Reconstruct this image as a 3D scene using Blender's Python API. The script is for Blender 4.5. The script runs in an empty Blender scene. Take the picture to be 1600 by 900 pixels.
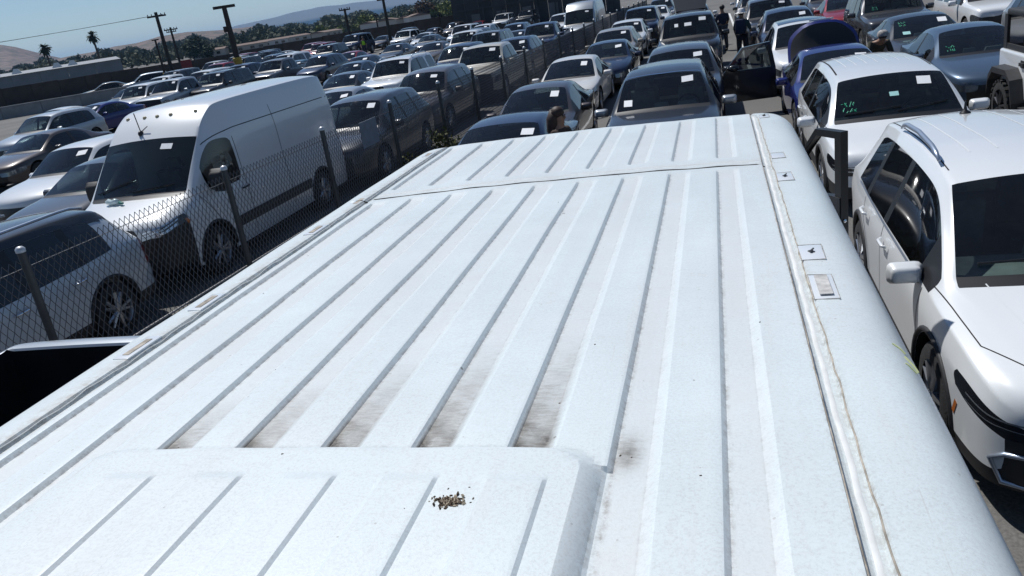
import bpy, bmesh, math, random
import numpy as np
from mathutils import Vector, Matrix
from mathutils.bvhtree import BVHTree

random.seed(7)
R = math.radians
scn = bpy.context.scene
COL = scn.collection

# ------------------------------------------------------------------ camera, sky, sun, exposure
CAM_Z = 3.27
cam_d = bpy.data.cameras.new('camera')
cam = bpy.data.objects.new('camera', cam_d)
COL.objects.link(cam)
right = Vector((0.96320, 0.22565, -0.14602))
down = Vector((-0.05595, -0.36306, -0.93008))
fwd = Vector((-0.26289, 0.90403, -0.33707))
mw = Matrix.Identity(4)
for i in range(3):
    mw[i][0] = right[i]; mw[i][1] = -down[i]; mw[i][2] = -fwd[i]
mw[0][3], mw[1][3], mw[2][3] = 0.0, 0.0, CAM_Z
cam.matrix_world = mw
cam_d.sensor_width = 36.0
cam_d.lens = 1250 * 36.0 / 1600
cam_d.clip_start = 0.05
cam_d.clip_end = 20000
scn.camera = cam

SUN_DIR = Vector((-0.40, 0.33, 0.855)).normalized()
world = bpy.data.worlds.new('World')
scn.world = world
world.use_nodes = True
wn = world.node_tree.nodes; wl = world.node_tree.links
sky_n = wn.new('ShaderNodeTexSky')
sky_n.sky_type = 'NISHITA'
sky_n.sun_disc = False
sky_n.sun_elevation = math.asin(SUN_DIR.z)
sky_n.sun_rotation = math.atan2(SUN_DIR.x, SUN_DIR.y)
sky_n.air_density = 0.85
sky_n.dust_density = 0.0
sky_n.ozone_density = 4.0
wl.new(sky_n.outputs[0], wn['Background'].inputs[0])
wn['Background'].inputs[1].default_value = 0.066
sun_d = bpy.data.lights.new('sun', 'SUN')
sun_d.energy = 3.75
sun_d.angle = R(0.55)
sun_d.color = (1.0, 0.99, 0.97)
sun = bpy.data.objects.new('sun', sun_d)
COL.objects.link(sun)
sun.rotation_euler = (-SUN_DIR).to_track_quat('-Z', 'Y').to_euler()
sun.location = (0, 0, 60)
scn.view_settings.view_transform = 'Standard'
scn.view_settings.look = 'None'
scn.view_settings.exposure = 0.21
scn.view_settings.gamma = 1.0
scn.cycles.max_bounces = 8
scn.cycles.transparent_max_bounces = 24
scn.cycles.use_denoising = True
scn.cycles.caustics_reflective = False
scn.cycles.caustics_refractive = False
scn.cycles.sample_clamp_indirect = 6.0

# ------------------------------------------------------------------ materials
MATS = {}
def mat(name, base, rough=0.5, metal=0.0, coat=0.0, spec=0.5, var=0.0, vscale=6.0, dust=0.0, bump=0.0, bscale=40.0, dustcol=(0.42, 0.38, 0.33)):
    if name in MATS: return MATS[name]
    m = bpy.data.materials.new(name); m.use_nodes = True
    nt = m.node_tree; N = nt.nodes; Lk = nt.links
    b = N['Principled BSDF']
    b.inputs['Roughness'].default_value = rough
    b.inputs['Metallic'].default_value = metal
    b.inputs['Specular IOR Level'].default_value = spec
    b.inputs['Coat Weight'].default_value = coat
    b.inputs['Coat Roughness'].default_value = 0.06
    col = (*base, 1.0)
    b.inputs['Base Color'].default_value = col
    if var or dust or bump:
        tc = N.new('ShaderNodeTexCoord')
    last = None
    if var:
        nz = N.new('ShaderNodeTexNoise'); nz.inputs['Scale'].default_value = vscale; nz.inputs['Detail'].default_value = 6
        Lk.new(tc.outputs['Object'], nz.inputs['Vector'])
        mr = N.new('ShaderNodeMapRange'); mr.inputs[1].default_value = 0.3; mr.inputs[2].default_value = 0.7
        mr.inputs[3].default_value = 1 - var; mr.inputs[4].default_value = 1 + var
        Lk.new(nz.outputs[0], mr.inputs[0])
        mx = N.new('ShaderNodeMix'); mx.data_type = 'RGBA'; mx.blend_type = 'MULTIPLY'; mx.inputs[0].default_value = 1
        mx.inputs[6].default_value = col
        Lk.new(mr.outputs[0], mx.inputs[7])
        last = mx.outputs[2]
    if dust:
        nz = N.new('ShaderNodeTexNoise'); nz.inputs['Scale'].default_value = 2.2; nz.inputs['Detail'].default_value = 9; nz.inputs['Roughness'].default_value = 0.75
        Lk.new(tc.outputs['Object'], nz.inputs['Vector'])
        mr = N.new('ShaderNodeMapRange'); mr.inputs[1].default_value = 0.35; mr.inputs[2].default_value = 0.75
        mr.inputs[3].default_value = dust * 0.35; mr.inputs[4].default_value = dust
        Lk.new(nz.outputs[0], mr.inputs[0])
        mx = N.new('ShaderNodeMix'); mx.data_type = 'RGBA'
        mx.inputs[6].default_value = col; mx.inputs[7].default_value = (*dustcol, 1)
        if last: Lk.new(last, mx.inputs[6])
        Lk.new(mr.outputs[0], mx.inputs[0])
        last = mx.outputs[2]
    if last: Lk.new(last, b.inputs['Base Color'])
    if bump:
        nz = N.new('ShaderNodeTexNoise'); nz.inputs['Scale'].default_value = bscale; nz.inputs['Detail'].default_value = 8
        Lk.new(tc.outputs['Object'], nz.inputs['Vector'])
        bp = N.new('ShaderNodeBump'); bp.inputs['Strength'].default_value = bump; bp.inputs['Distance'].default_value = 0.02
        Lk.new(nz.outputs[0], bp.inputs['Height']); Lk.new(bp.outputs[0], b.inputs['Normal'])
    MATS[name] = m
    return m

def glass(name, tint, refl=0.05, rough=0.02, dust=0.0):
    if name in MATS: return MATS[name]
    m = bpy.data.materials.new(name); m.use_nodes = True
    nt = m.node_tree; N = nt.nodes; Lk = nt.links
    N.remove(N['Principled BSDF'])
    out = N['Material Output']
    tr = N.new('ShaderNodeBsdfTransparent'); tr.inputs[0].default_value = (*tint, 1)
    gl = N.new('ShaderNodeBsdfGlossy'); gl.inputs['Roughness'].default_value = rough
    lw = N.new('ShaderNodeLayerWeight'); lw.inputs[0].default_value = 0.5
    pw = N.new('ShaderNodeMath'); pw.operation = 'POWER'; pw.inputs[1].default_value = 3.2
    Lk.new(lw.outputs['Facing'], pw.inputs[0])
    ma = N.new('ShaderNodeMath'); ma.operation = 'MULTIPLY_ADD'; ma.inputs[1].default_value = 0.85; ma.inputs[2].default_value = refl
    Lk.new(pw.outputs[0], ma.inputs[0])
    mx = N.new('ShaderNodeMixShader')
    Lk.new(ma.outputs[0], mx.inputs[0]); Lk.new(tr.outputs[0], mx.inputs[1]); Lk.new(gl.outputs[0], mx.inputs[2])
    last = mx.outputs[0]
    if dust:
        tc = N.new('ShaderNodeTexCoord')
        nz = N.new('ShaderNodeTexNoise'); nz.inputs['Scale'].default_value = 3; nz.inputs['Detail'].default_value = 10; nz.inputs['Roughness'].default_value = 0.8
        Lk.new(tc.outputs['Object'], nz.inputs['Vector'])
        mr = N.new('ShaderNodeMapRange'); mr.inputs[1].default_value = 0.35; mr.inputs[2].default_value = 0.8
        mr.inputs[3].default_value = dust * 0.3; mr.inputs[4].default_value = dust
        Lk.new(nz.outputs[0], mr.inputs[0])
        df = N.new('ShaderNodeBsdfDiffuse'); df.inputs[0].default_value = (0.35, 0.34, 0.31, 1)
        m2 = N.new('ShaderNodeMixShader')
        Lk.new(mr.outputs[0], m2.inputs[0]); Lk.new(last, m2.inputs[1]); Lk.new(df.outputs[0], m2.inputs[2])
        last = m2.outputs[0]
    Lk.new(last, out.inputs[0])
    MATS[name] = m
    return m

G_WS = glass('windshield_glass', (0.66, 0.78, 0.76), 0.055, 0.02, 0.03)
G_SIDE = glass('side_glass', (0.14, 0.165, 0.17), 0.08, 0.02, 0.01)
G_PRIV = glass('privacy_glass', (0.035, 0.04, 0.042), 0.05, 0.02, 0.02)
G_CLEAR = glass('lamp_glass', (0.7, 0.75, 0.78), 0.06, 0.02)
M_TRIM = mat('black_trim', (0.012, 0.012, 0.013), 0.45)
M_PLAST = mat('black_plastic', (0.022, 0.022, 0.023), 0.6, var=0.2, vscale=20)
M_TYRE = mat('tyre_rubber', (0.018, 0.018, 0.018), 0.85, bump=0.3, bscale=60)
M_RIM = mat('alloy_rim', (0.42, 0.43, 0.45), 0.3, metal=0.9)
M_RIMD = mat('dark_rim', (0.06, 0.06, 0.065), 0.35, metal=0.6)
M_CHROME = mat('chrome', (0.75, 0.78, 0.82), 0.12, metal=1.0)
M_ALU = mat('brushed_aluminium', (0.40, 0.46, 0.55), 0.35, metal=0.7)
M_INT = mat('dark_interior', (0.10, 0.105, 0.105), 0.8, var=0.3)
M_INTL = mat('grey_interior', (0.16, 0.165, 0.16), 0.8, var=0.25)
M_DASH = mat('dash_grey', (.13, .14, .14), .7, var=.2)
M_DASH2 = mat('dash_dark', (.07, .075, .075), .7, var=.2)
M_PAPER = mat('white_paper', (0.82, 0.83, 0.84), 0.7)
M_LIGHTB = mat('lamp_black', (0.014, 0.016, 0.02), 0.15, coat=1.0)
M_LAMP = mat('lamp_reflector', (0.62, 0.66, 0.70), 0.15, metal=0.8, coat=1.0)
M_HLG = mat('lamp_grey', (.17, .19, .21), .12, metal=.6, coat=1.0)
M_TAIL = mat('tail_lamp', (0.22, 0.008, 0.01), 0.2, coat=1.0)
M_AMBER = mat('amber_lens', (0.55, 0.16, 0.03), 0.25, coat=1.0)
M_GRILLE = mat('grille_black', (0.008, 0.008, 0.009), 0.4)
M_GREEN = mat('green_marker', (0.04, 0.42, 0.24), 0.6)
M_SEAM = mat('panel_gap', (0.006, 0.006, 0.006), 0.9)
M_WELL = mat('wheel_well', (0.006, 0.006, 0.006), 0.95)

PAINT = {
    'white': ((0.74, 0.76, 0.77), 0.0), 'warm white': ((0.70, 0.69, 0.66), 0.0), 'cream': ((0.56, 0.53, 0.45), 0.0),
    'black': ((0.010, 0.011, 0.013), 0.0), 'dark grey': ((0.045, 0.048, 0.055), 0.3), 'grey': ((0.12, 0.125, 0.135), 0.4),
    'silver': ((0.36, 0.39, 0.42), 0.5), 'silver blue': ((0.46, 0.52, 0.58), 0.15), 'taupe': ((0.10, 0.085, 0.078), 0.3), 'brown': ((0.06, 0.048, 0.044), 0.3),
    'navy': ((0.010, 0.020, 0.055), 0.2), 'blue': ((0.004, 0.012, 0.13), 0.1), 'slate blue': ((0.06, 0.095, 0.145), 0.35),
    'red': ((0.26, 0.012, 0.018), 0.1), 'teal': ((0.04, 0.10, 0.13), 0.3), 'beige': ((0.36, 0.33, 0.28), 0.3)}
def paint(c):
    b, m = PAINT[c]
    dark = sum(b) < 0.5
    return mat('paint_' + c.replace(' ', '_'), b, 0.36, m, coat=1.0, spec=.25 if dark else .5, dust=0.02 if dark else 0.07, dustcol=(0.40, 0.37, 0.33) if dark else (0.52, 0.47, 0.40))

# ------------------------------------------------------------------ helpers
def mesh_obj(name, me, material=None, parent=None, loc=None):
    o = bpy.data.objects.new(name, me); COL.objects.link(o)
    if material is not None and len(me.materials) == 0: me.materials.append(material)
    if parent is not None: o.parent = parent
    if loc is not None: o.location = loc
    return o
def empty(name, loc, rz=0.0, sc=(1, 1, 1)):
    o = bpy.data.objects.new(name, None); COL.objects.link(o)
    o.empty_display_size = 0.3
    o.location = loc; o.rotation_euler = (0, 0, rz); o.scale = sc
    return o
def tag(o, label=None, cat=None, group=None, kind=None):
    if label: o['label'] = label
    if cat: o['category'] = cat
    if group: o['group'] = group
    if kind: o['kind'] = kind
    return o
def pydata(name, v, f, smooth=False, sharp=None):
    me = bpy.data.meshes.new(name); me.from_pydata([tuple(p) for p in v], [], f)
    me.validate(); me.update()
    if smooth:
        me.polygons.foreach_set('use_smooth', [True] * len(me.polygons))
        if sharp: me.set_sharp_from_angle(angle=R(sharp))
    return me
class MB:
    def __init__(s): s.v = []; s.f = []
    def add(s, v, f):
        n = len(s.v); s.v += [tuple(p) for p in v]; s.f += [tuple(i + n for i in q) for q in f]; return s
    def box(s, c, d, rot=None, taper=1.0):
        hx, hy, hz = d[0] / 2, d[1] / 2, d[2] / 2
        vs = []
        for z in (-1, 1):
            t = taper if z > 0 else 1.0
            for x, y in ((-1, -1), (1, -1), (1, 1), (-1, 1)):
                p = Vector((x * hx * t, y * hy * t, z * hz))
                if rot is not None: p = rot @ p
                vs.append(p + Vector(c))
        return s.add(vs, [(3, 2, 1, 0), (4, 5, 6, 7), (0, 1, 5, 4), (1, 2, 6, 5), (2, 3, 7, 6), (3, 0, 4, 7)])
    def tube(s, pts, rad, n=6, cap=True):
        pts = [Vector(p) for p in pts]; rr = rad if isinstance(rad, (list, tuple)) else [rad] * len(pts)
        vs = []
        for i, p in enumerate(pts):
            t = (pts[min(i + 1, len(pts) - 1)] - pts[max(i - 1, 0)]).normalized()
            a = t.orthogonal().normalized() if i == 0 else (a - t * a.dot(t)).normalized()
            b = t.cross(a)
            for k in range(n):
                an = 2 * math.pi * k / n
                vs.append(p + (a * math.cos(an) + b * math.sin(an)) * rr[i])
        fs = []
        for i in range(len(pts) - 1):
            for k in range(n):
                fs.append((i * n + k, i * n + (k + 1) % n, (i + 1) * n + (k + 1) % n, (i + 1) * n + k))
        if cap:
            fs.append(tuple(range(n - 1, -1, -1))); fs.append(tuple((len(pts) - 1) * n + k for k in range(n)))
        return s.add(vs, fs)
    def lathe(s, prof, n=24, axis='x'):
        vs = []; fs = []
        for (a, r) in prof:
            for k in range(n):
                an = 2 * math.pi * k / n; c, d = r * math.cos(an), r * math.sin(an)
                vs.append((a, c, d) if axis == 'x' else (c, d, a))
        for i in range(len(prof) - 1):
            for k in range(n):
                q = (i * n + k, i * n + (k + 1) % n, (i + 1) * n + (k + 1) % n, (i + 1) * n + k)
                fs.append(q if axis == 'z' else q)
        return s.add(vs, fs)
    def ell(s, c, d, nu=10, nv=7):
        vs = []; fs = []
        for j in range(nv + 1):
            t = math.pi * j / nv
            for k in range(nu):
                a = 2 * math.pi * k / nu
                vs.append((c[0] + d[0] * math.sin(t) * math.cos(a), c[1] + d[1] * math.sin(t) * math.sin(a), c[2] + d[2] * math.cos(t)))
        for j in range(nv):
            for k in range(nu):
                fs.append((j * nu + k, (j + 1) * nu + k, (j + 1) * nu + (k + 1) % nu, j * nu + (k + 1) % nu))
        return s.add(vs, fs)
    def mesh(s, name, smooth=False, sharp=None): return pydata(name, s.v, s.f, smooth, sharp)
    def build(s, name, m, parent=None, smooth=False, sharp=None, loc=None):
        return mesh_obj(name, s.mesh(name, smooth, sharp), m, parent, loc)
def evaluated(o):
    dg = bpy.context.evaluated_depsgraph_get(); dg.update()
    me = bpy.data.meshes.new_from_object(o.evaluated_get(dg))
    return me
def rounded_box(name, d, bev, seg=3):
    bm = bmesh.new(); bmesh.ops.create_cube(bm, size=1)
    for v in bm.verts: v.co = Vector((v.co.x * d[0], v.co.y * d[1], v.co.z * d[2]))
    bmesh.ops.bevel(bm, geom=bm.edges[:] + bm.verts[:], offset=bev, segments=seg, affect='EDGES', profile=0.6)
    me = bpy.data.meshes.new(name); bm.to_mesh(me); bm.free()
    me.polygons.foreach_set('use_smooth', [True] * len(me.polygons)); me.set_sharp_from_angle(angle=R(50))
    return me
def hsh(t): return sum((i + 3) * ord(ch) for i, ch in enumerate(t))
def interp(pts, x):
    if x <= pts[0][0]: return pts[0][1]
    for (a, b), (c, d) in zip(pts, pts[1:]):
        if x <= c: return b + (d - b) * (x - a) / (c - a)
    return pts[-1][1]

# ------------------------------------------------------------------ vehicle shells: a closed loft, split into parts by face class
PAINTI, WS, RG, SG, TRIM, HL, GR, TL, CLAD, WELL = range(10)
ZF = (0.0, 0.20, 0.55, 0.84)
def shell(spec):
    """spec['st']: rows y,w,z0,zb,x5,z5,x6,z6,zt,bow,flag ; flag rules the strip to the next row"""
    st = spec['st']; L = spec['L']
    bm = bmesh.new(); rings = []
    zf = spec.get('zf', ZF)
    for (y, w, z0, zb, x5, z5, x6, z6, zt, bow, fl) in st:
        half = [(w * 0.95, z0), (w * 0.985, z0 + (zb - z0) * zf[1]), (w, z0 + (zb - z0) * zf[2]), (w * 0.99, z0 + (zb - z0) * zf[3]), (w * 0.955, zb),
                (x5, z5), (x6, z6), (x6 * 0.52, z6 + (zt - z6) * 0.78), (0, zt)]
        ring = []
        for j, (x, z) in enumerate(half):
            c = x / w
            yy = y - bow * (1 - c * c) if j >= 5 or y == st[0][0] or y == st[-1][0] else y
            ring.append((x, yy - L / 2, z))
        ring = ring + [(-x, yy, z) for (x, yy, z) in ring[7::-1]]
        rings.append([bm.verts.new(p) for p in ring])
    def face(vs, mi):
        try: f = bm.faces.new(vs)
        except ValueError: return
        f.material_index = mi; f.smooth = True
    for i in range(len(st) - 1):
        fl = st[i][10]
        for j in range(16):
            jj = j if j < 8 else 15 - j
            mi = PAINTI
            if jj == 0 and spec.get('clad'): mi = CLAD
            if jj == 4 and 'w' in fl: mi = SG
            if jj == 4 and 't' in fl: mi = TRIM
            if jj == 5 and 'p' in fl: mi = TRIM
            if jj in (6, 7) and 's' in fl: mi = WS
            if jj in (6, 7) and 'r' in fl: mi = RG
            if jj in (6, 7) and 'k' in fl: mi = TRIM
            if jj in (5, 6, 7) and 'b' in fl: mi = TRIM
            if jj == 2 and 'h' in fl: mi = HL
            if jj == 3 and 'H' in fl: mi = HL
            if jj in (2, 3) and 'l' in fl: mi = TL
            if jj in (0, 1, 2) and 'c' in fl: mi = TRIM
            face((rings[i][j], rings[i][j + 1], rings[i + 1][j + 1], rings[i + 1][j]), mi)
        face((rings[i][0], rings[i + 1][0], rings[i + 1][16], rings[i][16]), TRIM)
    for end in (0, -1):
        row = st[end]; ring = rings[end]; y, w, bow = row[0], row[1], row[9]
        xs = [ring[4 + k].co.x for k in range(9)]
        cs = [x / xs[0] for x in xs]
        rows = []
        for j in range(4):
            pr = spec.get('prot', (0.0, 0.05, 0.05, 0.02))[j] * (-1 if end == 0 else 1)
            rr = []
            for k in range(9):
                if k == 0: rr.append(ring[j]); continue
                if k == 8: rr.append(ring[16 - j]); continue
                x = ring[j].co.x * cs[k]
                rr.append(bm.verts.new((x, y - L / 2 - bow * (1 - cs[k] ** 2) * 1.0 + pr * (1 - cs[k] ** 4), ring[j].co.z)))
            rows.append(rr)
        rows.append([ring[4 + k] for k in range(9)])
        for j in range(4):
            for k in range(8):
                kk = k if k < 4 else 7 - k
                key = spec['front' if end == 0 else 'rear'][j][kk]
                vs = (rows[j][k], rows[j + 1][k], rows[j + 1][k + 1], rows[j][k + 1])
                face(vs if end == 0 else vs[::-1], {'.': PAINTI, 'h': HL, 'g': GR, 'l': TL, 'c': CLAD, 't': TRIM}[key])
        face(rows[0] if end == 0 else rows[0][::-1], TRIM)
    bmesh.ops.recalc_face_normals(bm, faces=bm.faces[:])
    cl = bm.edges.layers.float.new('crease_edge')
    for e in bm.edges:
        if len(e.link_faces) == 2:
            a, b = e.link_faces[0].material_index, e.link_faces[1].material_index
            if a != b: e[cl] = 0.9 if (WS in (a, b) or RG in (a, b)) else 0.72
    for j, cv in spec.get('crease', {}).items():
        for i in range(len(st) - 1):
            if st[i][0] < spec.get('crease_from', 0): continue
            for jj in (j, 16 - j):
                e = bm.edges.get((rings[i][jj], rings[i + 1][jj]))
                if e: e[cl] = max(e[cl], cv)
    me = bpy.data.meshes.new('shell'); bm.to_mesh(me); bm.free()
    for k in range(10): me.materials.append(None)
    o = bpy.data.objects.new('tmp', me); COL.objects.link(o)
    ss = o.modifiers.new('s', 'SUBSURF'); ss.levels = spec.get('sub', 2); ss.render_levels = ss.levels
    cut = MB(); yf, yr, rw = spec['wheels']; wmax = max(r[1] for r in st)
    for yy in (yf, yr):
        for sgn in (-1, 1):
            n = 32; a0 = wmax - 0.34; a1 = wmax + 0.25; ra = rw + spec.get('archgap', 0.07); vs = []
            for x in (a0, a1):
                for k in range(n):
                    an = 2 * math.pi * k / n; vs.append((sgn * x, yy - L / 2 + ra * math.cos(an), rw + ra * math.sin(an)))
            fs = [(k, (k + 1) % n, n + (k + 1) % n, n + k) for k in range(n)] + [tuple(range(n - 1, -1, -1)), tuple(range(n, 2 * n))]
            if sgn > 0: fs = [q[::-1] for q in fs]
            cut.add(vs, fs)
    cm = cut.mesh('cut'); b2 = bmesh.new(); b2.from_mesh(cm); bmesh.ops.recalc_face_normals(b2, faces=b2.faces[:]); b2.to_mesh(cm); b2.free()
    co = bpy.data.objects.new('cut', cm); COL.objects.link(co)
    bo = o.modifiers.new('b', 'BOOLEAN'); bo.operation = 'DIFFERENCE'; bo.solver = 'EXACT'; bo.object = co
    res = evaluated(o)
    bpy.data.objects.remove(o); bpy.data.objects.remove(co)
    ra = rw + spec.get('archgap', 0.07) + 0.006
    V = np.empty(len(res.vertices) * 3); res.vertices.foreach_get('co', V); V = V.reshape(-1, 3)
    well = np.zeros(len(V), bool)
    for yy in (yf, yr):
        well |= (np.hypot(V[:, 1] - (yy - L / 2), V[:, 2] - rw) < ra) & (np.abs(V[:, 0]) > wmax - 0.37)
    parts = {}
    for p in res.polygons:
        mi = p.material_index
        if all(well[i] for i in p.vertices): mi = WELL
        parts.setdefault(mi, []).append(tuple(p.vertices))
    out = {}
    for mi, fs in parts.items():
        groups = [fs]
        if mi in (SG, HL, TL, WELL):
            par = {}
            def find(a):
                while par[a] != a: par[a] = par[par[a]]; a = par[a]
                return a
            for f in fs:
                for i in f: par.setdefault(i, i)
                for i in f[1:]: par[find(i)] = find(f[0])
            gd = {}
            for f in fs: gd.setdefault(find(f[0]), []).append(f)
            groups = list(gd.values())
        for g in groups:
            used = sorted({i for f in g for i in f}); idx = {a: b for b, a in enumerate(used)}
            m = pydata('part', [V[i] for i in used], [tuple(idx[i] for i in f) for f in g], True, 38)
            out.setdefault(mi, []).append(m)
    bpy.data.meshes.remove(res)
    return out

SPECS = {}
SPECS['suv'] = dict(crease={4: .45, 5: .25, 6: .4}, L=4.66, wheels=(0.93, 3.72, 0.36), clad=True, st=[
    (0.00, 0.70, .26, .76, .60, .795, .42, .81, .825, .17, 'h'), (0.12, 0.83, .23, .84, .72, .885, .55, .905, .92, .15, 'h'), (0.48, 0.925, .22, .93, .79, .985, .66, 1.005, 1.025, .10, ''),
    (0.95, .95, .22, .975, .815, 1.035, .69, 1.06, 1.08, .09, ''), (1.26, .953, .23, .995, .84, 1.055, .77, 1.08, 1.105, .13, 'k'), (1.34, .953, .23, 1.00, .835, 1.09, .765, 1.115, 1.145, .13, 'st'),
    (1.68, .955, .23, 1.015, .765, 1.32, .70, 1.37, 1.415, .11, 'sw'), (1.98, .955, .23, 1.025, .70, 1.50, .64, 1.575, 1.63, .09, 'w'), (2.25, .955, .23, 1.03, .69, 1.545, .62, 1.63, 1.68, .04, 'w'),
    (2.58, .955, .23, 1.035, .685, 1.56, .62, 1.65, 1.70, 0, 't'), (2.68, .955, .23, 1.04, .685, 1.56, .62, 1.65, 1.70, 0, 'w'), (3.42, .95, .23, 1.06, .675, 1.55, .61, 1.635, 1.685, 0, 't'),
    (3.52, .945, .23, 1.065, .67, 1.54, .605, 1.63, 1.68, 0, 'w'), (3.98, .93, .24, 1.09, .655, 1.50, .595, 1.60, 1.65, 0, ''), (4.18, .92, .25, 1.10, .66, 1.47, .60, 1.56, 1.61, -.03, 'r'),
    (4.46, .90, .26, 1.09, .74, 1.17, .66, 1.20, 1.22, -.05, 'l'), (4.58, .85, .28, 1.02, .74, 1.06, .60, 1.075, 1.085, -.06, 'l'), (4.66, .74, .30, .92, .62, .95, .44, .96, .965, -.10, '')],
    front=['cccc', '.ggg', 'hggg', '....'], rear=['cccc', '....', 'll..', '....'])
SPECS['sedan'] = dict(crease={4: .45, 6: .3}, L=4.78, wheels=(0.93, 3.74, 0.33), st=[
    (0.00, 0.68, .22, .64, .58, .665, .42, .68, .69, .18, 'h'), (0.14, 0.81, .19, .71, .70, .745, .54, .76, .775, .15, 'h'), (0.50, 0.90, .18, .79, .77, .835, .64, .855, .875, .10, ''),
    (1.00, .92, .18, .845, .80, .895, .68, .915, .935, .09, ''), (1.36, .925, .18, .87, .82, .92, .75, .94, .96, .14, 'k'), (1.44, .925, .18, .875, .81, .95, .74, .97, .995, .14, 'st'),
    (1.84, .925, .18, .885, .73, 1.15, .665, 1.19, 1.23, .11, 'sw'), (2.18, .925, .18, .895, .655, 1.29, .595, 1.355, 1.40, .08, 'w'), (2.45, .925, .18, .90, .645, 1.32, .575, 1.395, 1.435, .03, 'w'),
    (2.72, .925, .18, .905, .64, 1.325, .57, 1.40, 1.445, 0, 't'), (2.82, .925, .18, .91, .635, 1.325, .57, 1.40, 1.445, 0, 'w'), (3.28, .92, .18, .925, .63, 1.29, .56, 1.365, 1.41, 0, 'w'),
    (3.52, .915, .19, .935, .66, 1.18, .59, 1.27, 1.315, -.04, 'r'), (4.02, .90, .20, .95, .72, 1.01, .66, 1.05, 1.07, -.05, ''), (4.40, .875, .22, .95, .74, .985, .62, 1.0, 1.01, -.05, 'l'),
    (4.66, .82, .25, .92, .70, .955, .55, .97, .98, -.07, 'l'), (4.78, .70, .28, .80, .58, .83, .42, .84, .845, -.11, '')],
    front=['tttt', '.ggg', 'hhgg', '....'], rear=['tttt', '....', 'lll.', '....'])
SPECS['pickup'] = dict(crease={4: .6, 5: .3, 6: .5}, L=5.55, wheels=(0.95, 4.35, 0.41), clad=True, st=[
    (0.00, 0.84, .36, 1.00, .76, 1.03, .55, 1.045, 1.055, .08, 'h'), (0.10, 0.93, .33, 1.06, .82, 1.10, .64, 1.12, 1.13, .08, 'h'), (0.45, .985, .31, 1.11, .86, 1.15, .72, 1.165, 1.18, .07, ''),
    (1.05, 1.0, .31, 1.15, .88, 1.19, .74, 1.21, 1.225, .07, ''), (1.42, 1.0, .31, 1.165, .89, 1.21, .80, 1.23, 1.245, .10, 'k'), (1.50, 1.0, .31, 1.17, .88, 1.25, .79, 1.27, 1.29, .10, 'st'),
    (1.78, 1.0, .31, 1.18, .815, 1.49, .74, 1.53, 1.57, .09, 'sw'), (2.05, 1.0, .31, 1.185, .76, 1.69, .69, 1.77, 1.82, .07, 'w'), (2.30, 1.0, .31, 1.19, .75, 1.74, .68, 1.83, 1.875, .03, 'w'),
    (2.62, 1.0, .31, 1.19, .75, 1.75, .68, 1.84, 1.885, 0, 't'), (2.72, 1.0, .31, 1.19, .75, 1.75, .68, 1.84, 1.885, 0, 'w'), (3.38, 1.0, .31, 1.20, .745, 1.73, .675, 1.82, 1.865, 0, ''),
    (3.56, 1.0, .31, 1.21, .75, 1.68, .68, 1.77, 1.81, 0, 'r'), (3.66, 1.0, .32, 1.22, .80, 1.30, .72, 1.31, 1.32, 0, ''), (3.72, 1.0, .32, 1.26, .90, 1.27, .84, .86, .84, 0, 'b'),
    (4.4, 1.0, .33, 1.27, .90, 1.28, .86, .70, .68, 0, 'b'), (5.36, .995, .36, 1.28, .90, 1.29, .86, .70, .68, 0, 'b'), (5.375, .99, .37, 1.28, .90, 1.295, .85, 1.29, 1.30, 0, ''), (5.42, .99, .37, 1.28, .90, 1.30, .82, 1.30, 1.315, 0, ''),
    (5.49, .97, .38, 1.27, .86, 1.30, .70, 1.31, 1.315, -.02, 'l'), (5.55, .90, .42, 1.20, .78, 1.23, .55, 1.24, 1.245, -.03, '')],
    front=['cccc', '.ggg', 'hggg', '.ggg'], rear=['cccc', '....', 'l...', 'l...'])
SPECS['van'] = dict(crease={6: .55, 5: .25}, crease_from=.8, L=5.75, wheels=(0.98, 4.55, 0.36), zf=(0, .22, .55, .86), prot=(0.0, .03, .05, .03), st=[
    (0.00, 0.80, .26, .98, .70, 1.02, .50, 1.04, 1.05, .16, 'Hc'), (0.14, .92, .24, 1.05, .80, 1.10, .60, 1.13, 1.145, .15, 'Hc'), (0.46, .985, .23, 1.12, .87, 1.19, .70, 1.23, 1.25, .12, ''),
    (0.74, 1.01, .23, 1.18, .91, 1.26, .83, 1.29, 1.315, .15, 'k'), (0.82, 1.01, .23, 1.185, .91, 1.30, .83, 1.335, 1.365, .15, 's'), (1.12, 1.015, .23, 1.19, .89, 1.62, .815, 1.68, 1.72, .14, 'sw'),
    (1.46, 1.02, .23, 1.19, .875, 1.90, .80, 2.03, 2.08, .12, 'w'), (1.66, 1.02, .23, 1.19, .875, 1.93, .79, 2.24, 2.29, .09, 'w'), (1.92, 1.02, .23, 1.20, .885, 1.91, .79, 2.40, 2.45, .05, 'w'),
    (2.02, 1.02, .23, 1.20, .93, 1.88, .80, 2.435, 2.485, .02, ''), (2.35, 1.02, .23, 1.20, .97, 1.90, .84, 2.455, 2.51, 0, ''), (3.9, 1.02, .24, 1.20, .97, 1.90, .845, 2.46, 2.52, 0, ''),
    (5.2, 1.02, .25, 1.20, .965, 1.90, .84, 2.45, 2.51, 0, ''), (5.62, 1.01, .26, 1.20, .955, 1.88, .82, 2.42, 2.48, 0, 'l'), (5.71, .99, .28, 1.19, .93, 1.85, .80, 2.36, 2.42, 0, 'l'), (5.75, .93, .34, 1.16, .87, 1.80, .72, 2.25, 2.30, 0, '')],
    front=['tttt', 'tttt', 'tttt', '..gg'], rear=['tttt', '....', '....', 'l...'])

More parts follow.
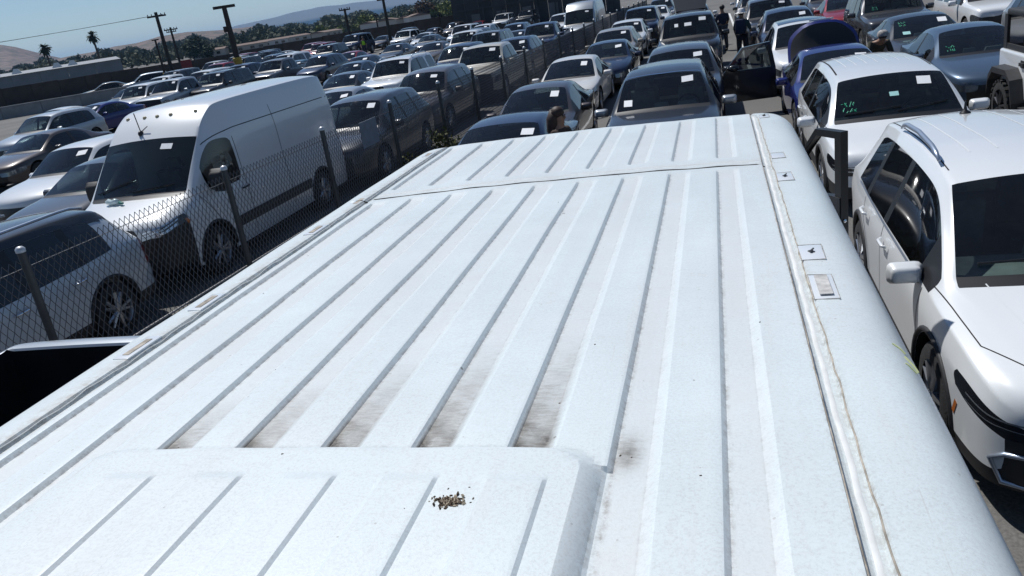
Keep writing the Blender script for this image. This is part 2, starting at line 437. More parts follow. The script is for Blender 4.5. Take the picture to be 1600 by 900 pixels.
SPECS['boxsuv'] = dict(crease={4: .6, 5: .3, 6: .55}, L=4.95, wheels=(0.92, 3.95, 0.39), clad=True, st=[
    (0.00, 0.82, .30, .92, .74, .955, .52, .97, .98, .09, 'h'), (0.10, 0.92, .27, 1.00, .82, 1.045, .62, 1.06, 1.07, .08, 'h'), (0.45, .975, .26, 1.06, .86, 1.105, .72, 1.12, 1.135, .07, ''),
    (1.00, .985, .26, 1.09, .88, 1.14, .74, 1.16, 1.175, .07, ''), (1.36, .985, .27, 1.10, .885, 1.155, .80, 1.175, 1.19, .10, 'k'), (1.44, .985, .27, 1.105, .88, 1.19, .795, 1.21, 1.235, .10, 'st'),
    (1.72, .985, .27, 1.11, .82, 1.45, .75, 1.49, 1.53, .09, 'sw'), (1.98, .985, .27, 1.115, .77, 1.66, .71, 1.74, 1.785, .07, 'w'), (2.25, .985, .27, 1.12, .76, 1.70, .70, 1.79, 1.835, .03, 'w'),
    (2.60, .985, .27, 1.12, .755, 1.71, .695, 1.80, 1.845, 0, 't'), (2.70, .985, .27, 1.12, .755, 1.71, .695, 1.80, 1.845, 0, 'w'), (3.50, .985, .27, 1.13, .75, 1.70, .69, 1.79, 1.835, 0, ''),
    (3.64, .98, .27, 1.13, .745, 1.70, .685, 1.785, 1.83, 0, 'w'), (4.50, .965, .28, 1.14, .735, 1.67, .675, 1.755, 1.80, 0, ''), (4.66, .955, .29, 1.14, .74, 1.64, .68, 1.72, 1.765, -.02, 'r'),
    (4.82, .94, .30, 1.13, .80, 1.22, .72, 1.24, 1.25, -.04, 'l'), (4.90, .91, .32, 1.08, .78, 1.11, .62, 1.12, 1.13, -.05, 'l'), (4.95, .82, .36, 1.0, .70, 1.03, .48, 1.04, 1.045, -.06, '')],
    front=['cccc', '.ggg', 'hggg', '...g'], rear=['cccc', '....', 'l...', 'l...'])
def wheel_meshes(rw, wd):
    t = MB(); t.lathe([(-wd / 2, rw * .66), (-wd / 2, rw * .90), (-wd * .42, rw * .98), (-wd * .2, rw), (wd * .2, rw), (wd * .42, rw * .98), (wd / 2, rw * .90), (wd / 2, rw * .66)], 28)
    m = MB(); m.lathe([(wd * .46, rw * .69), (wd * .40, rw * .66), (wd * .0, rw * .62)], 28)
    for k in range(5):
        for d in (-.13, .13):
            a = 2 * math.pi * k / 5 + d
            p0 = Vector((wd * .40, math.cos(a * 1) * rw * .10, math.sin(a) * rw * .10)); p1 = Vector((wd * .42, math.cos(a + d * .6) * rw * .66, math.sin(a + d * .6) * rw * .66))
            m.tube([p0, p1], [rw * .075, rw * .055], 5)
    m.lathe([(wd * .46, .001), (wd * .45, rw * .15), (wd * .2, rw * .17)], 14)
    dk = MB(); dk.lathe([(wd * .05, .001), (wd * .05, rw * .64)], 20)
    return t.mesh('tyre', True, 40), m.mesh('rim', True, 40), dk.mesh('brake_disc')
WHEEL = {}
def wheels_for(r):
    k = round(r, 2)
    if k not in WHEEL: WHEEL[k] = wheel_meshes(r, 0.23 if r < .4 else .27)
    return WHEEL[k]

def interior_mesh(spec):
    st = spec['st']; L = spec['L']; b = MB()
    cow = next(r for r in st if 'k' in r[10]); end = next((r for r in st if 'r' in r[10]), st[8])
    y0 = cow[0] - L / 2; zc = cow[3]; w = cow[1] - 0.14; y1 = end[0] - L / 2
    da = MB(); da.box((0, y0 + .36, zc - .10), (2 * w, .62, .28), taper=.92); da.box((0.38, y0 + .60, zc + .06), (.40, .20, .12), taper=.7); da.box((-.05, y0 + .62, zc + .05), (.26, .10, .16), taper=.8)
    b.box((0, (y0 + y1) / 2 + .2, .34), (2 * w, y1 - y0, .06))
    sy = y0 + 1.35
    for row in range(2 if y1 - sy > 1.3 else 1):
        for x in (-.42, .42):
            yy = sy + row * .95
            b.box((x, yy - .2, .62 if zc < 1.1 else .8), (.5, .5, .16))
            rt = Matrix.Rotation(R(14), 3, 'X')
            b.box((x, yy + .12, zc - .05), (.48, .14, .66), rt, .85)
            b.box((x, yy + .24, zc + .36), (.26, .09, .17), rt, .85)
    if y1 - sy > 1.3: b.box((0, (sy + 1.12 + y1 + .2) / 2, .60), (2 * w - .04, y1 + .2 - sy - 1.12, .54))
    me = b.mesh('interior')
    s = MB(); pts = []
    for k in range(17):
        a = 2 * math.pi * k / 16; pts.append(Vector((.4 + .18 * math.cos(a), y0 + .80 + .07 * math.sin(a), zc + .02 + .165 * math.sin(a))))
    s.tube(pts, .016, 5); s.box((.4, y0 + .78, zc + .02), (.14, .05, .10))
    return me, s.mesh('steering_wheel'), da.mesh('dashboard')

def mirror_mesh():
    me = rounded_box('mirror', (.24, .13, .16), .055, 3)
    for v in me.vertices:
        if v.co.y < 0: v.co.x *= .86; v.co.z *= .8
    return me
CARLIB = {}
def carlib(kind):
    if kind in CARLIB: return CARLIB[kind]
    sp = SPECS[kind]; sh = shell(sp)
    d = dict(spec=sp, parts=sh)
    d['interior'], d['wheel_steer'], d['dash'] = interior_mesh(sp)
    d['mirror'] = mirror_mesh()
    wm = sh[WS][0]
    bv = BVHTree.FromPolygons([v.co for v in wm.vertices], [tuple(p.vertices) for p in wm.polygons])
    d['bvh_ws'] = bv
    bo = sh[PAINTI][0]
    allv = []; allf = []
    for ms in sh.values():
        for m in ms:
            n = len(allv); allv += [v.co.copy() for v in m.vertices]; allf += [tuple(i + n for i in p.vertices) for p in m.polygons]
    d['bvh'] = BVHTree.FromPolygons(allv, allf)
    cow = next(r for r in sp['st'] if 's' in r[10]); hd = [r for r in sp['st'] if 's' in r[10]][-1]; hi = sp['st'][sp['st'].index(hd) + 1]
    d['hdr'] = hi[0] - sp['L'] / 2; d['zc'] = cow[8]; d['zh'] = hi[8]; d['yc'] = cow[0] - sp['L'] / 2; d['wb'] = cow[1]; d['zb'] = cow[3]
    CARLIB[kind] = d
    return d
def patch(bvh, x, z, w, h, lift, roll=0.0, ydir=1, segs=2, yfrom=-6):
    """a small sheet laid on a surface seen from the front"""
    v = []; f = []
    for a in range(segs + 1):
        for b in range(segs + 1):
            u = (a / segs - .5) * w; t = (b / segs - .5) * h
            px = x + u * math.cos(roll) - t * math.sin(roll); pz = z + u * math.sin(roll) + t * math.cos(roll)
            h_ = bvh.ray_cast(Vector((px, yfrom, pz)), Vector((0, ydir, 0)))
            if h_[0] is None: return None
            n = h_[1] if h_[1].y * ydir < 0 else -h_[1]
            v.append(h_[0] + n * lift)
    for a in range(segs):
        for b in range(segs):
            i = a * (segs + 1) + b; f.append((i, i + segs + 1, i + segs + 2, i + 1))
    return v, f
def ribbon(bvh, pts, width, lift=0.002, steps=24):
    pts = [Vector(p) for p in pts]; P = []
    seg = len(pts) - 1
    for k in range(steps + 1):
        t = k / steps * seg; i = min(int(t), seg - 1); q = pts[i].lerp(pts[i + 1], t - i)
        h = bvh.find_nearest(q)
        P.append((h[0], h[1]))
    v = []; f = []
    c0 = Vector((0, 0, .6))
    for k, (p, n) in enumerate(P):
        if n.dot(p - c0) < 0: n = -n
        t = (P[min(k + 1, steps)][0] - P[max(k - 1, 0)][0]).normalized(); s = t.cross(n).normalized() * width / 2
        v += [p + n * lift - s, p + n * lift + s]
    for k in range(steps): f.append((2 * k, 2 * k + 1, 2 * k + 3, 2 * k + 2))
    return v, f
def wrap_roof(parts, m, test, name='roof_wrap'):
    bo = parts['body'][0]; me = bo.data
    fs = [tuple(p.vertices) for p in me.polygons if test(p.center)]
    used = sorted({i for f in fs for i in f}); ix = {a: k for k, a in enumerate(used)}
    mesh_obj(name, pydata(name, [Vector(me.vertices[i].co) + Vector(me.vertices[i].normal) * .004 for i in used], [tuple(ix[i] for i in f) for f in fs], True), m, bo)
PAPER = {}
def car(kind, x, yh, color, label, group=None, yaw=0.0, sc=(1, 1, 1), tagged=True, roof=None, name=None, cat=None, at='header', gws=None, priv=False, rim=None, mirrorcol=None):
    """yh: where the top edge of the windscreen stands (or the centre, at='centre')"""
    d = carlib(kind); sp = d['spec']
    nm = name or {'suv': 'parked_suv', 'boxsuv': 'parked_suv', 'sedan': 'parked_sedan', 'pickup': 'pickup_truck', 'van': 'cargo_van'}[kind]
    off = d['hdr'] * sc[1] if at == 'header' else 0
    a = R(yaw)
    root = empty(nm, (x + math.sin(a) * off, yh - math.cos(a) * off, 0), a, sc)
    tag(root, label, cat or {'suv': 'suv', 'boxsuv': 'suv', 'sedan': 'car', 'pickup': 'pickup', 'van': 'van'}[kind], group)
    pm = paint(color)
    def put(n, me, m):
        o = bpy.data.objects.new(n, me); COL.objects.link(o); o.parent = root
        if len(me.materials) == 0: me.materials.append(m)
        o.material_slots[0].link = 'OBJECT'; o.material_slots[0].material = m
        return o
    names = {PAINTI: ('body', pm), WS: ('windshield', gws or G_WS), RG: ('rear_window', G_PRIV if kind != 'sedan' else G_SIDE), SG: ('side_window', G_SIDE), TRIM: ('trim', M_TRIM), HL: ('headlight', M_LIGHTB if kind in ('crossover', 'suv_b', 'van') else M_HLG), GR: ('grille', M_GRILLE), TL: ('tail_light', M_TAIL), CLAD: ('cladding', M_PLAST), WELL: ('wheel_well', M_WELL)}
    parts = {}
    for mi, ms in d['parts'].items():
        n, m = names[mi]
        for me in ms: parts.setdefault(n, []).append(put(n, me, m))
    put('interior', d['interior'], M_INT if hsh(label) % 3 else M_INTL)
    put('steering_wheel', d['wheel_steer'], M_TRIM)
    put('dashboard', d['dash'], (M_DASH, M_DASH2, M_INTL)[hsh(label) % 3])
    ty, rm, dk = wheels_for(sp['wheels'][2])
    for yy in sp['wheels'][:2]:
        for s in (1, -1):
            w = put('wheel', ty, M_TYRE); w.location = (s * (max(r[1] for r in sp['st']) - .135), yy - sp['L'] / 2, sp['wheels'][2])
            if s < 0: w.rotation_euler = (0, 0, math.pi)
            for n, me, m in (('rim', rm, rim or M_RIM), ('brake_disc', dk, M_WELL)):
                o = put(n, me, m); o.parent = w
    for s in (1, -1):
        o = put('mirror', d['mirror'], mirrorcol or pm); o.location = (s * (d['wb'] + .11), d['yc'] + .36, d['zb'] + .07)
    if tagged:
        key = (kind, hsh(label) % 9)
        if key not in PAPER:
            rr = random.Random(key[1] + len(kind))
            zz = d['zh'] - .125 - rr.random() * .02
            v, f = patch(d['bvh_ws'], .34 + rr.random() * .13, zz, rr.uniform(.16, .23), rr.uniform(.065, .095), .008, rr.uniform(-.09, .09))
            PAPER[key] = pydata('paper', v, f)
        put('paper_sheet', PAPER[key], M_PAPER)
    root['_d'] = kind
    return root, put, d, parts

# ------------------------------------------------------------------ setting: ground
def ground_material():
    m = bpy.data.materials.new('asphalt'); m.use_nodes = True
    nt = m.node_tree; N = nt.nodes; Lk = nt.links; b = N['Principled BSDF']
    tc = N.new('ShaderNodeTexCoord')
    a = N.new('ShaderNodeTexNoise'); a.inputs['Scale'].default_value = 0.25; a.inputs['Detail'].default_value = 8
    c = N.new('ShaderNodeTexNoise'); c.inputs['Scale'].default_value = 45; c.inputs['Detail'].default_value = 6
    for n in (a, c): Lk.new(tc.outputs['Object'], n.inputs['Vector'])
    r = N.new('ShaderNodeValToRGB'); r.color_ramp.elements[0].position = .3; r.color_ramp.elements[1].position = .7
    r.color_ramp.elements[0].color = (.095, .092, .087, 1); r.color_ramp.elements[1].color = (.155, .148, .137, 1)
    Lk.new(a.outputs[0], r.inputs[0])
    mx = N.new('ShaderNodeMix'); mx.data_type = 'RGBA'; mx.blend_type = 'OVERLAY'; mx.inputs[0].default_value = .7
    Lk.new(r.outputs[0], mx.inputs[6]); Lk.new(c.outputs[0], mx.inputs[7]); Lk.new(mx.outputs[2], b.inputs['Base Color'])
    b.inputs['Roughness'].default_value = .9
    bp = N.new('ShaderNodeBump'); bp.inputs['Strength'].default_value = .5; bp.inputs['Distance'].default_value = .01
    Lk.new(c.outputs[0], bp.inputs['Height']); Lk.new(bp.outputs[0], b.inputs['Normal'])
    return m
gv = []; gf = []
gx = [-8800, -3000, -800, -200, -60, -20, 0, 20, 60, 200, 800, 3000, 8800]; gy = [-2000, -200, -40, 0, 40, 100, 300, 900, 3000, 8800]
for y in gy:
    for x in gx: gv.append((x, y, 0.0))
for j in range(len(gy) - 1):
    for i in range(len(gx) - 1):
        k = j * len(gx) + i; gf.append((k, k + 1, k + 1 + len(gx), k + len(gx)))
tag(mesh_obj('ground', pydata('ground', gv, gf), ground_material()), 'pale worn asphalt of the storage lot', kind='structure')
M_LINE = mat('road_paint', (.62, .62, .60), .8, var=.25, vscale=9)
for i, (x0, y0, x1, y1, w) in enumerate([(1.02, 22, 1.02, 62, .12), (3.72, 12, 3.72, 60, .1), (-2.38, 14, -2.38, 60, .1), (-9.9, 10, -9.9, 60, .1), (-20, 24, -20, 70, .1)]):
    b = MB(); b.add([(x0 - w / 2, y0, .004), (x0 + w / 2, y0, .004), (x1 + w / 2, y1, .004), (x1 - w / 2, y1, .004)], [(0, 1, 2, 3)])
    tag(b.build('lane_marking', M_LINE), 'white painted line on the asphalt', kind='structure')

# ------------------------------------------------------------------ the van the photograph is taken over
def roof_material():
    m = bpy.data.materials.new('dusty_white_roof'); m.use_nodes = True
    nt = m.node_tree; N = nt.nodes; Lk = nt.links; b = N['Principled BSDF']
    b.inputs['Roughness'].default_value = .42; b.inputs['Coat Weight'].default_value = .25; b.inputs['Coat Roughness'].default_value = .25
    tc = N.new('ShaderNodeTexCoord')
    def noise(sc, det=6, rough=.6, stretch=None):
        n = N.new('ShaderNodeTexNoise'); n.inputs['Scale'].default_value = sc; n.inputs['Detail'].default_value = det; n.inputs['Roughness'].default_value = rough
        if stretch:
            mp = N.new('ShaderNodeMapping'); mp.inputs['Scale'].default_value = stretch
            Lk.new(tc.outputs['Object'], mp.inputs[0]); Lk.new(mp.outputs[0], n.inputs['Vector'])
        else: Lk.new(tc.outputs['Object'], n.inputs['Vector'])
        return n.outputs[0]
    def rng(s, a, b_, c=0, d=1):
        r = N.new('ShaderNodeMapRange'); r.inputs[1].default_value = a; r.inputs[2].default_value = b_; r.inputs[3].default_value = c; r.inputs[4].default_value = d
        Lk.new(s, r.inputs[0]); return r.outputs[0]
    def mul(a, b_, op='MULTIPLY'):
        n = N.new('ShaderNodeMath'); n.operation = op
        for i, v in enumerate((a, b_)):
            if isinstance(v, (int, float)): n.inputs[i].default_value = v
            else: Lk.new(v, n.inputs[i])
        return n.outputs[0]
    def attr(nm):
        n = N.new('ShaderNodeAttribute'); n.attribute_name = nm; return n.outputs['Fac']
    def mix(fac, a, col, blend='MIX'):
        n = N.new('ShaderNodeMix'); n.data_type = 'RGBA'; n.blend_type = blend; Lk.new(fac, n.inputs[0])
        if isinstance(a, tuple): n.inputs[6].default_value = a
        else: Lk.new(a, n.inputs[6])
        n.inputs[7].default_value = col; return n.outputs[2]
    big = noise(2.5, 8, .65)
    c = mix(rng(big, .35, .7), (.675, .74, .745, 1), (.615, .675, .68, 1))
    c = mix(rng(noise(1.3, 5), .45, .7, 0, .4), c, (.68, .69, .685, 1))
    c = mix(rng(noise(1, 7, .7, (14, .9, 1)), .5, .7, 0, .35), c, (.60, .60, .59, 1))
    c = mix(mul(rng(noise(1, 4, .6, (120, 3.0, 1)), .66, .72), rng(noise(5, 3), .5, .65, 0, .6)), c, (.52, .50, .47, 1))
    # fine dust grain everywhere, thicker in the troughs
    grain = noise(170, 4, .8)
    c = mix(mul(rng(grain, .46, .72), rng(big, .3, .7, .30, .60)), c, (.42, .41, .40, 1))
    c = mix(mul(rng(noise(28, 8, .8, (.5, 2.2, 1)), .52, .72), rng(noise(1.1, 4), .4, .65, .08, .5)), c, (.47, .455, .44, 1))
    c = mix(mul(attr('dust'), rng(noise(9, 8, .7), .3, .65, .15, .55)), c, (.63, .62, .61, 1))
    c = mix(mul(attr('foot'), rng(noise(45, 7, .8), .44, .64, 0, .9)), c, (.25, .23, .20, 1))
    # grime left by standing water
    gr = attr('grime')
    c = mix(mul(gr, rng(noise(16, 9, .8), .25, .6, .5, 1)), c, (.27, .245, .205, 1))
    wr = noise(1, 8, .75, (34, 150, 1))
    c = mix(mul(gr, rng(wr, .46, .58, 0, .8)), c, (.19, .17, .14, 1))
    c = mix(mul(mul(mul(gr, gr), gr), rng(noise(48, 9, .8), .36, .54, 0, 1)), c, (.07, .06, .045, 1))
    rust = attr('rust')
    c = mix(mul(rust, rng(noise(24, 8, .8), .40, .66, 0, .8)), c, (.36, .29, .21, 1))
    # specks
    vo = N.new('ShaderNodeTexVoronoi'); vo.inputs['Scale'].default_value = 7.5; vo.inputs['Randomness'].default_value = 1
    Lk.new(tc.outputs['Object'], vo.inputs['Vector'])
    sp = N.new('ShaderNodeSeparateColor'); Lk.new(vo.outputs['Color'], sp.inputs[0])
    lim = mul(rng(sp.outputs[0], .55, 1.0, 0, .055), rng(noise(60, 3), .3, .7, .5, 1.2))
    spot = mul(vo.outputs['Distance'], lim, 'LESS_THAN')
    c = mix(mul(spot, .75), c, (.17, .15, .13, 1))
    vo2 = N.new('ShaderNodeTexVoronoi'); vo2.inputs['Scale'].default_value = 34; Lk.new(tc.outputs['Object'], vo2.inputs['Vector'])
    sp2 = N.new('ShaderNodeSeparateColor'); Lk.new(vo2.outputs['Color'], sp2.inputs[0])
    spot2 = mul(vo2.outputs['Distance'], rng(sp2.outputs[1], .72, 1, 0, .11), 'LESS_THAN')
    c = mix(mul(spot2, .5), c, (.33, .31, .28, 1))
    Lk.new(c, b.inputs['Base Color'])
    Lk.new(rng(gr, 0, 1, .42, .3), b.inputs['Roughness'])
    bp = N.new('ShaderNodeBump'); bp.inputs['Strength'].default_value = .2; bp.inputs['Distance'].default_value = .003
    h = mul(grain, mul(mul(gr, rng(wr, .3, .7, 0, 5)), 1.0), 'ADD')
    Lk.new(h, bp.inputs['Height']); Lk.new(bp.outputs[0], b.inputs['Normal'])
    return m
VX = -0.70
M_VANW = mat('van_white', (.71, .74, .765), .3, coat=.6, dust=.08)
M_ROOF = roof_material()
van = empty('cargo_van', (VX, 0, 0))
tag(van, 'white cargo van with dusty ribbed roof filling the foreground', 'van')
def sstep(a, b, x):
    t = np.clip((x - a) / (b - a), 0, 1); return t * t * (3 - 2 * t)
def lin(a, b, x): return np.clip((x - a) / (b - a), 0, 1)
GRV = [.67 - .1875 * k for k in range(9)]
RIBR = [.39, .2025, .015, -.1725, -.36]
GD = .0115
key = set()
for g in GRV: key |= {g - .004, g, g + .001, g + .0095, g + .0105, g + .014, g + .020, g + .045, g + .064, g + .068, g + .070, g + .087, g + .090, g + .094}
for r_ in RIBR: key |= {r_, r_ + .001, r_ + .0065, r_ + .0075, r_ + .011, r_ - .004, r_ - .090, r_ - .099, r_ - .101}
for s in (-1, 1): key |= {s * q for q in (.842, .849, .853, .863, .873, .884, .888, .894)}
key |= {.440, .444, .447, .46, .474, .477, .482}
xs = sorted(key)
full = []
for a, b in zip(xs, xs[1:]):
    if b - a < .0015: continue
    full.append(a); n = int((b - a) / .02)
    for k in range(n): full.append(a + (b - a) * (k + 1) / (n + 1))
full.append(xs[-1])
inner = np.array(full)
OUT = [(.905, 2.507), (.935, 2.506), (.965, 2.503), (.99, 2.498), (1.01, 2.490), (1.03, 2.477), (1.048, 2.458), (1.063, 2.432), (1.076, 2.396), (1.087, 2.34), (1.095, 2.26), (1.10, 2.15)]
us = np.concatenate([[-a for a, z in OUT[::-1]], inner, [a for a, z in OUT]])
ys = []
y = -.42
while y < 4.62:
    ys.append(y)
    y += .006 if (1.0 < y < 1.25 or 3.24 < y < 3.50 or y > 4.42) else .022
ys.append(4.62); ys = np.array(ys)
U, Yg = np.meshgrid(us, ys)
A = np.abs(U)
Z = 2.52 - .013 * (A / .86) ** 2
out_u = np.array([.893] + [a for a, z in OUT]); out_z = np.array([2.507] + [z for a, z in OUT])
Z = np.where(A > .8935, np.interp(A, out_u, out_z), Z)
ditch = lin(.849, .855, A) * (1 - lin(.884, .892, A))
Z -= ditch * .014 * sstep(-.42, -.3, Yg) * (1 - sstep(4.5, 4.6, Yg))
# rounded rectangle of the raised panel
pu0, pu1, py1, pr = -.57, .455, 1.175, .075
qx = np.abs(U - (pu0 + pu1) / 2) - (pu1 - pu0) / 2 + pr; qy = Yg - py1 + pr
dP = np.minimum(np.maximum(qx, qy), 0) + np.hypot(np.maximum(qx, 0), np.maximum(qy, 0)) - pr
pmask = sstep(0, .02, dP)
dust = np.zeros_like(Z); foot = np.zeros_like(Z); grime = np.zeros_like(Z); rust = np.zeros_like(Z)
for k, g in enumerate(GRV):
    prof = lin(g, g + .0105, U) * (1 - lin(g + .068, g + .090, U))
    if k == 1: prof = np.where(Yg < 1.14, lin(g - .014, g + .002, U) * (1 - lin(g + .068, g + .090, U)), prof)
    ym = sstep(-.40, -.36, Yg) * (1 - sstep(3.19, 3.265, Yg)) + sstep(3.455, 3.51, Yg) * (1 - sstep(4.40, 4.49, Yg))
    Z -= GD * prof * ym * pmask
    fl = sstep(g + .006, g + .010, U) * (1 - sstep(g + .066, g + .080, U)) * ym * pmask
    dust = np.maximum(dust, fl)
    rust = np.maximum(rust, 0)
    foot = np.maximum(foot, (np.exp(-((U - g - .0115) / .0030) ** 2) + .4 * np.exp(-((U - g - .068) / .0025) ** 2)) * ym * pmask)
    if 2 <= k <= 6:
        reach = {2: .55, 3: .52, 4: .42, 5: .32, 6: .26}[k]
        t = np.clip(1 - (Yg - 1.17) / reach, 0, 1) * (Yg > 1.165)
        grime = np.maximum(grime, fl * (.74 * t ** .85 + .7 * np.exp(-((Yg - 1.17) / (.05 + .22 * (reach - .2))) ** 2) * (Yg > 1.165) * (1 - .35 * lin(g + .02, g + .07, U))) * (.75 + .25 * np.sin(U * 70 + Yg * 31) * np.sin(Yg * 47)))
    if k == 1:
        grime = np.maximum(grime, fl * np.exp(-((Yg - 1.2) / .05) ** 2) * np.exp(-((U - g - .03) / .02) ** 2) * .8)
Z += .020 * (1 - lin(-.010, .022, dP))
for r_ in RIBR:
    Z += .006 * lin(r_ - .101, r_ - .09, U) * (1 - lin(r_, r_ + .0075, U)) * (1 - sstep(1.055, 1.085, Yg)) * sstep(-.4, -.36, Yg)
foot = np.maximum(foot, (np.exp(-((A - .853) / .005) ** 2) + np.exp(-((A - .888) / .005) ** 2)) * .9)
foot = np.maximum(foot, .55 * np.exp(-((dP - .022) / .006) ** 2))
rust = np.maximum(np.exp(-((A - .870) / .016) ** 2) * .4, .8 * np.exp(-((Yg - 3.36) / .06) ** 2) * (A < .9) * .45)
rust = np.maximum(rust, np.exp(-((U + .90) / .03) ** 2) * .8)
Z -= .006 * np.exp(-((Yg - 3.305) / .006) ** 2) * (A < .95)
Z -= np.where(Yg > 4.47, ((Yg - 4.47) / .15) ** 2 * .05, 0)
Z += .0012 * np.sin(U * 9 + 1.3) * np.sin(Yg * 3.1) + .0008 * np.sin(U * 23 + Yg * 7)
corner = sstep(4.30, 4.62, Yg)
U2 = U * (1 - .045 * corner ** 2 * (A > .86))
nu, ny = len(us), len(ys)
rv = np.stack([U2, Yg, Z], -1).reshape(-1, 3)
rf = []
for j in range(ny - 1):
    o_ = j * nu
    rf += [(o_ + i, o_ + i + 1, o_ + nu + i + 1, o_ + nu + i) for i in range(nu - 1)]
rme = pydata('roof', rv, rf, True, 17)
for nm, ar in (('dust', dust), ('foot', foot), ('grime', grime), ('rust', rust)):
    at = rme.attributes.new(nm, 'FLOAT', 'POINT'); at.data.foreach_set('value', ar.reshape(-1).astype(np.float32))
roof = mesh_obj('roof', rme, M_ROOF, van)
def roofz(u, yy):
    j = int(np.argmin(np.abs(ys - yy))); return float(np.interp(u, us, Z[j]))
M_SEAL = mat('aged_sealant', (.34, .30, .25), .8, var=.5, vscale=30)
M_SEALW = mat('white_sealant', (.66, .67, .665), .7, var=.10, vscale=20)
rnd = random.Random(3)
for s in (-1, 1):
    for off, m, rad in ((.8515, M_SEAL, .0022), (.8885, M_SEAL, .0018), (.870, M_SEALW, .012)):
        b = MB(); pts = []
        yy = .3
        while yy < 4.55:
            u = s * (off + rnd.uniform(-.002, .002)); pts.append((u, yy, roofz(u, yy) + (.001 if rad < .01 else -.0095))); yy += .05
        b.tube(pts, rad * (1 if s > 0 else .6), 6); b.build('sealant_bead', m if s > 0 else M_SEALW, roof, True)
b = MB(); b.tube([(u, 3.303 + .004 * math.sin(u * 30), roofz(u, 3.303) + .005) for u in np.linspace(-.93, .86, 60)], .0032, 5); b.build('sealant_bead', mat('joint_gap', (.05, .045, .04), .9), roof, True)
b = MB(); b.tube([(u, 3.37 + .003 * math.sin(u * 22), roofz(u, 3.37) - .004) for u in np.linspace(-.85, .85, 60)], .007, 6); b.build('sealant_bead', M_SEALW, roof, True)
M_CLIP = mat('roof_clip', (.10, .10, .10), .5)
for s, lst in ((1, [(3.42, .05, .10, 0), (3.06, .055, .12, 1), (2.19, .06, .12, 1), (1.93, .055, .16, 2), (4.38, .045, .09, 1)]), (-1, [(4.30, .05, .10, 1), (3.30, .05, .13, 1), (2.86, .05, .13, 1), (2.08, .05, .14, 1), (1.74, .05, .15, 2)])):
    for (yy, w_, l_, kd) in lst:
        u = s * .918; z = roofz(u, yy)
        p = mesh_obj('roof_rail_mount', rounded_box('mount', (w_, l_, .006), .0025, 2), M_VANW, roof, (u, yy, z - .0005))
        if s < 0:
            b = MB(); b.box((u, yy, z + .003), (w_ * .4, l_ * .7, .002)); b.build('mount_pad', M_SEAL, roof); continue
        b = MB(); fr = [(-w_ / 2, -l_ / 2), (w_ / 2, -l_ / 2), (w_ / 2, l_ / 2), (-w_ / 2, l_ / 2), (-w_ / 2, -l_ / 2)]
        b.tube([(u + q[0] * 1.05 + rnd.uniform(-.002, .002), yy + q[1] * 1.02 + rnd.uniform(-.003, .003), z + .0015) for q in fr], .0011, 5); b.build('mount_seal', mat('pale_seal', (.42, .39, .35), .85, var=.5, vscale=90), roof)
        if kd == 1:
            b = MB(); b.box((u, yy, z + .004), (.014, .020, .004), Matrix.Rotation(.4, 3, 'Z'), .7); b.tube([(u - .004, yy - .010, z + .008), (u + .006, yy + .008, z + .009)], .0028, 6); b.build('roof_clip', M_CLIP, roof)
        if kd == 2:
            b = MB(); b.box((u, yy, z + .007), (w_ * .55, l_ * .8, .002)); b.build('mount_pad', mat('grey_pad', (.46, .45, .43), .8, var=.3, vscale=50), roof)
b = MB(); rnd = random.Random(9)
for (u, yy) in [(rnd.uniform(-.8, .8), rnd.uniform(.85, 4.2)) for _ in range(16)] + [(.25 + rnd.gauss(0, .035), 1.0 + rnd.gauss(0, .022)) for _ in range(10)] + [(.76, 1.73), (.40, 1.62), (.62, 1.45), (.52, 1.185), (.50, 1.19)]:
    s_ = rnd.uniform(.0012, .0028); b.box((u, yy, roofz(u, yy) + s_ * .25), (s_ * 2, s_, s_ * .5), Matrix.Rotation(rnd.uniform(0, 3), 3, 'Z'), .7)
tag(b.build('dirt_crumbs', mat('dirt_crumb', (.10, .08, .06), .9), roof), kind='stuff')
# body under the roof
VF = 6.9
def van_side(s):
    prof = [(1.10, 2.15), (1.105, 1.9), (1.11, 1.3), (1.10, .9), (1.08, .5), (1.0, .34)]
    yl = [-.42, 0, 1, 2, 3, 4, 4.6]
    v = [(s * a, yy, z) for yy in yl for a, z in prof]; n = len(prof)
    f = [(i * n + k, i * n + k + 1, (i + 1) * n + k + 1, (i + 1) * n + k) for i in range(len(yl) - 1) for k in range(n - 1)]
    return v, (f if s < 0 else [q[::-1] for q in f])
for s in (-1, 1):
    v, f = van_side(s); mesh_obj('side_panel', pydata('side', v, f, True), M_VANW, van)
front = [(4.62, 2.415, 1.0, 2.15), (5.2, 1.98, .98, 1.9), (5.85, 1.42, .98, 1.38), (6.3, 1.30, .99, 1.2), (6.75, 1.12, .94, 1.0), (6.9, .95, .86, .85)]
v = []; f = []
for (yy, zt, w, zs) in front:
    v += [(-w, yy, .35), (-w - .04, yy, zs * .7), (-w, yy, zs), (-w * .86, yy, zt), (0, yy + .03, zt + .04), (w * .86, yy, zt), (w, yy, zs), (w + .04, yy, zs * .7), (w, yy, .35)]
fb = []; fw = []
for i in range(len(front) - 1):
    for k in range(8):
        q = (i * 9 + k, (i + 1) * 9 + k, (i + 1) * 9 + k + 1, i * 9 + k + 1)
        (fw if (k in (3, 4) and i < 2) else fb).append(q)
fb.append(tuple(range(45, 54)))
mesh_obj('cab_body', pydata('cab', v, fb, True, 40), M_VANW, van); mesh_obj('windshield', pydata('vws', [v[i * 9 + k] for i in range(3) for k in (3, 4, 5)], [(i * 3 + k, i * 3 + 3 + k, i * 3 + 4 + k, i * 3 + 1 + k) for i in range(2) for k in range(2)]), G_WS, van)
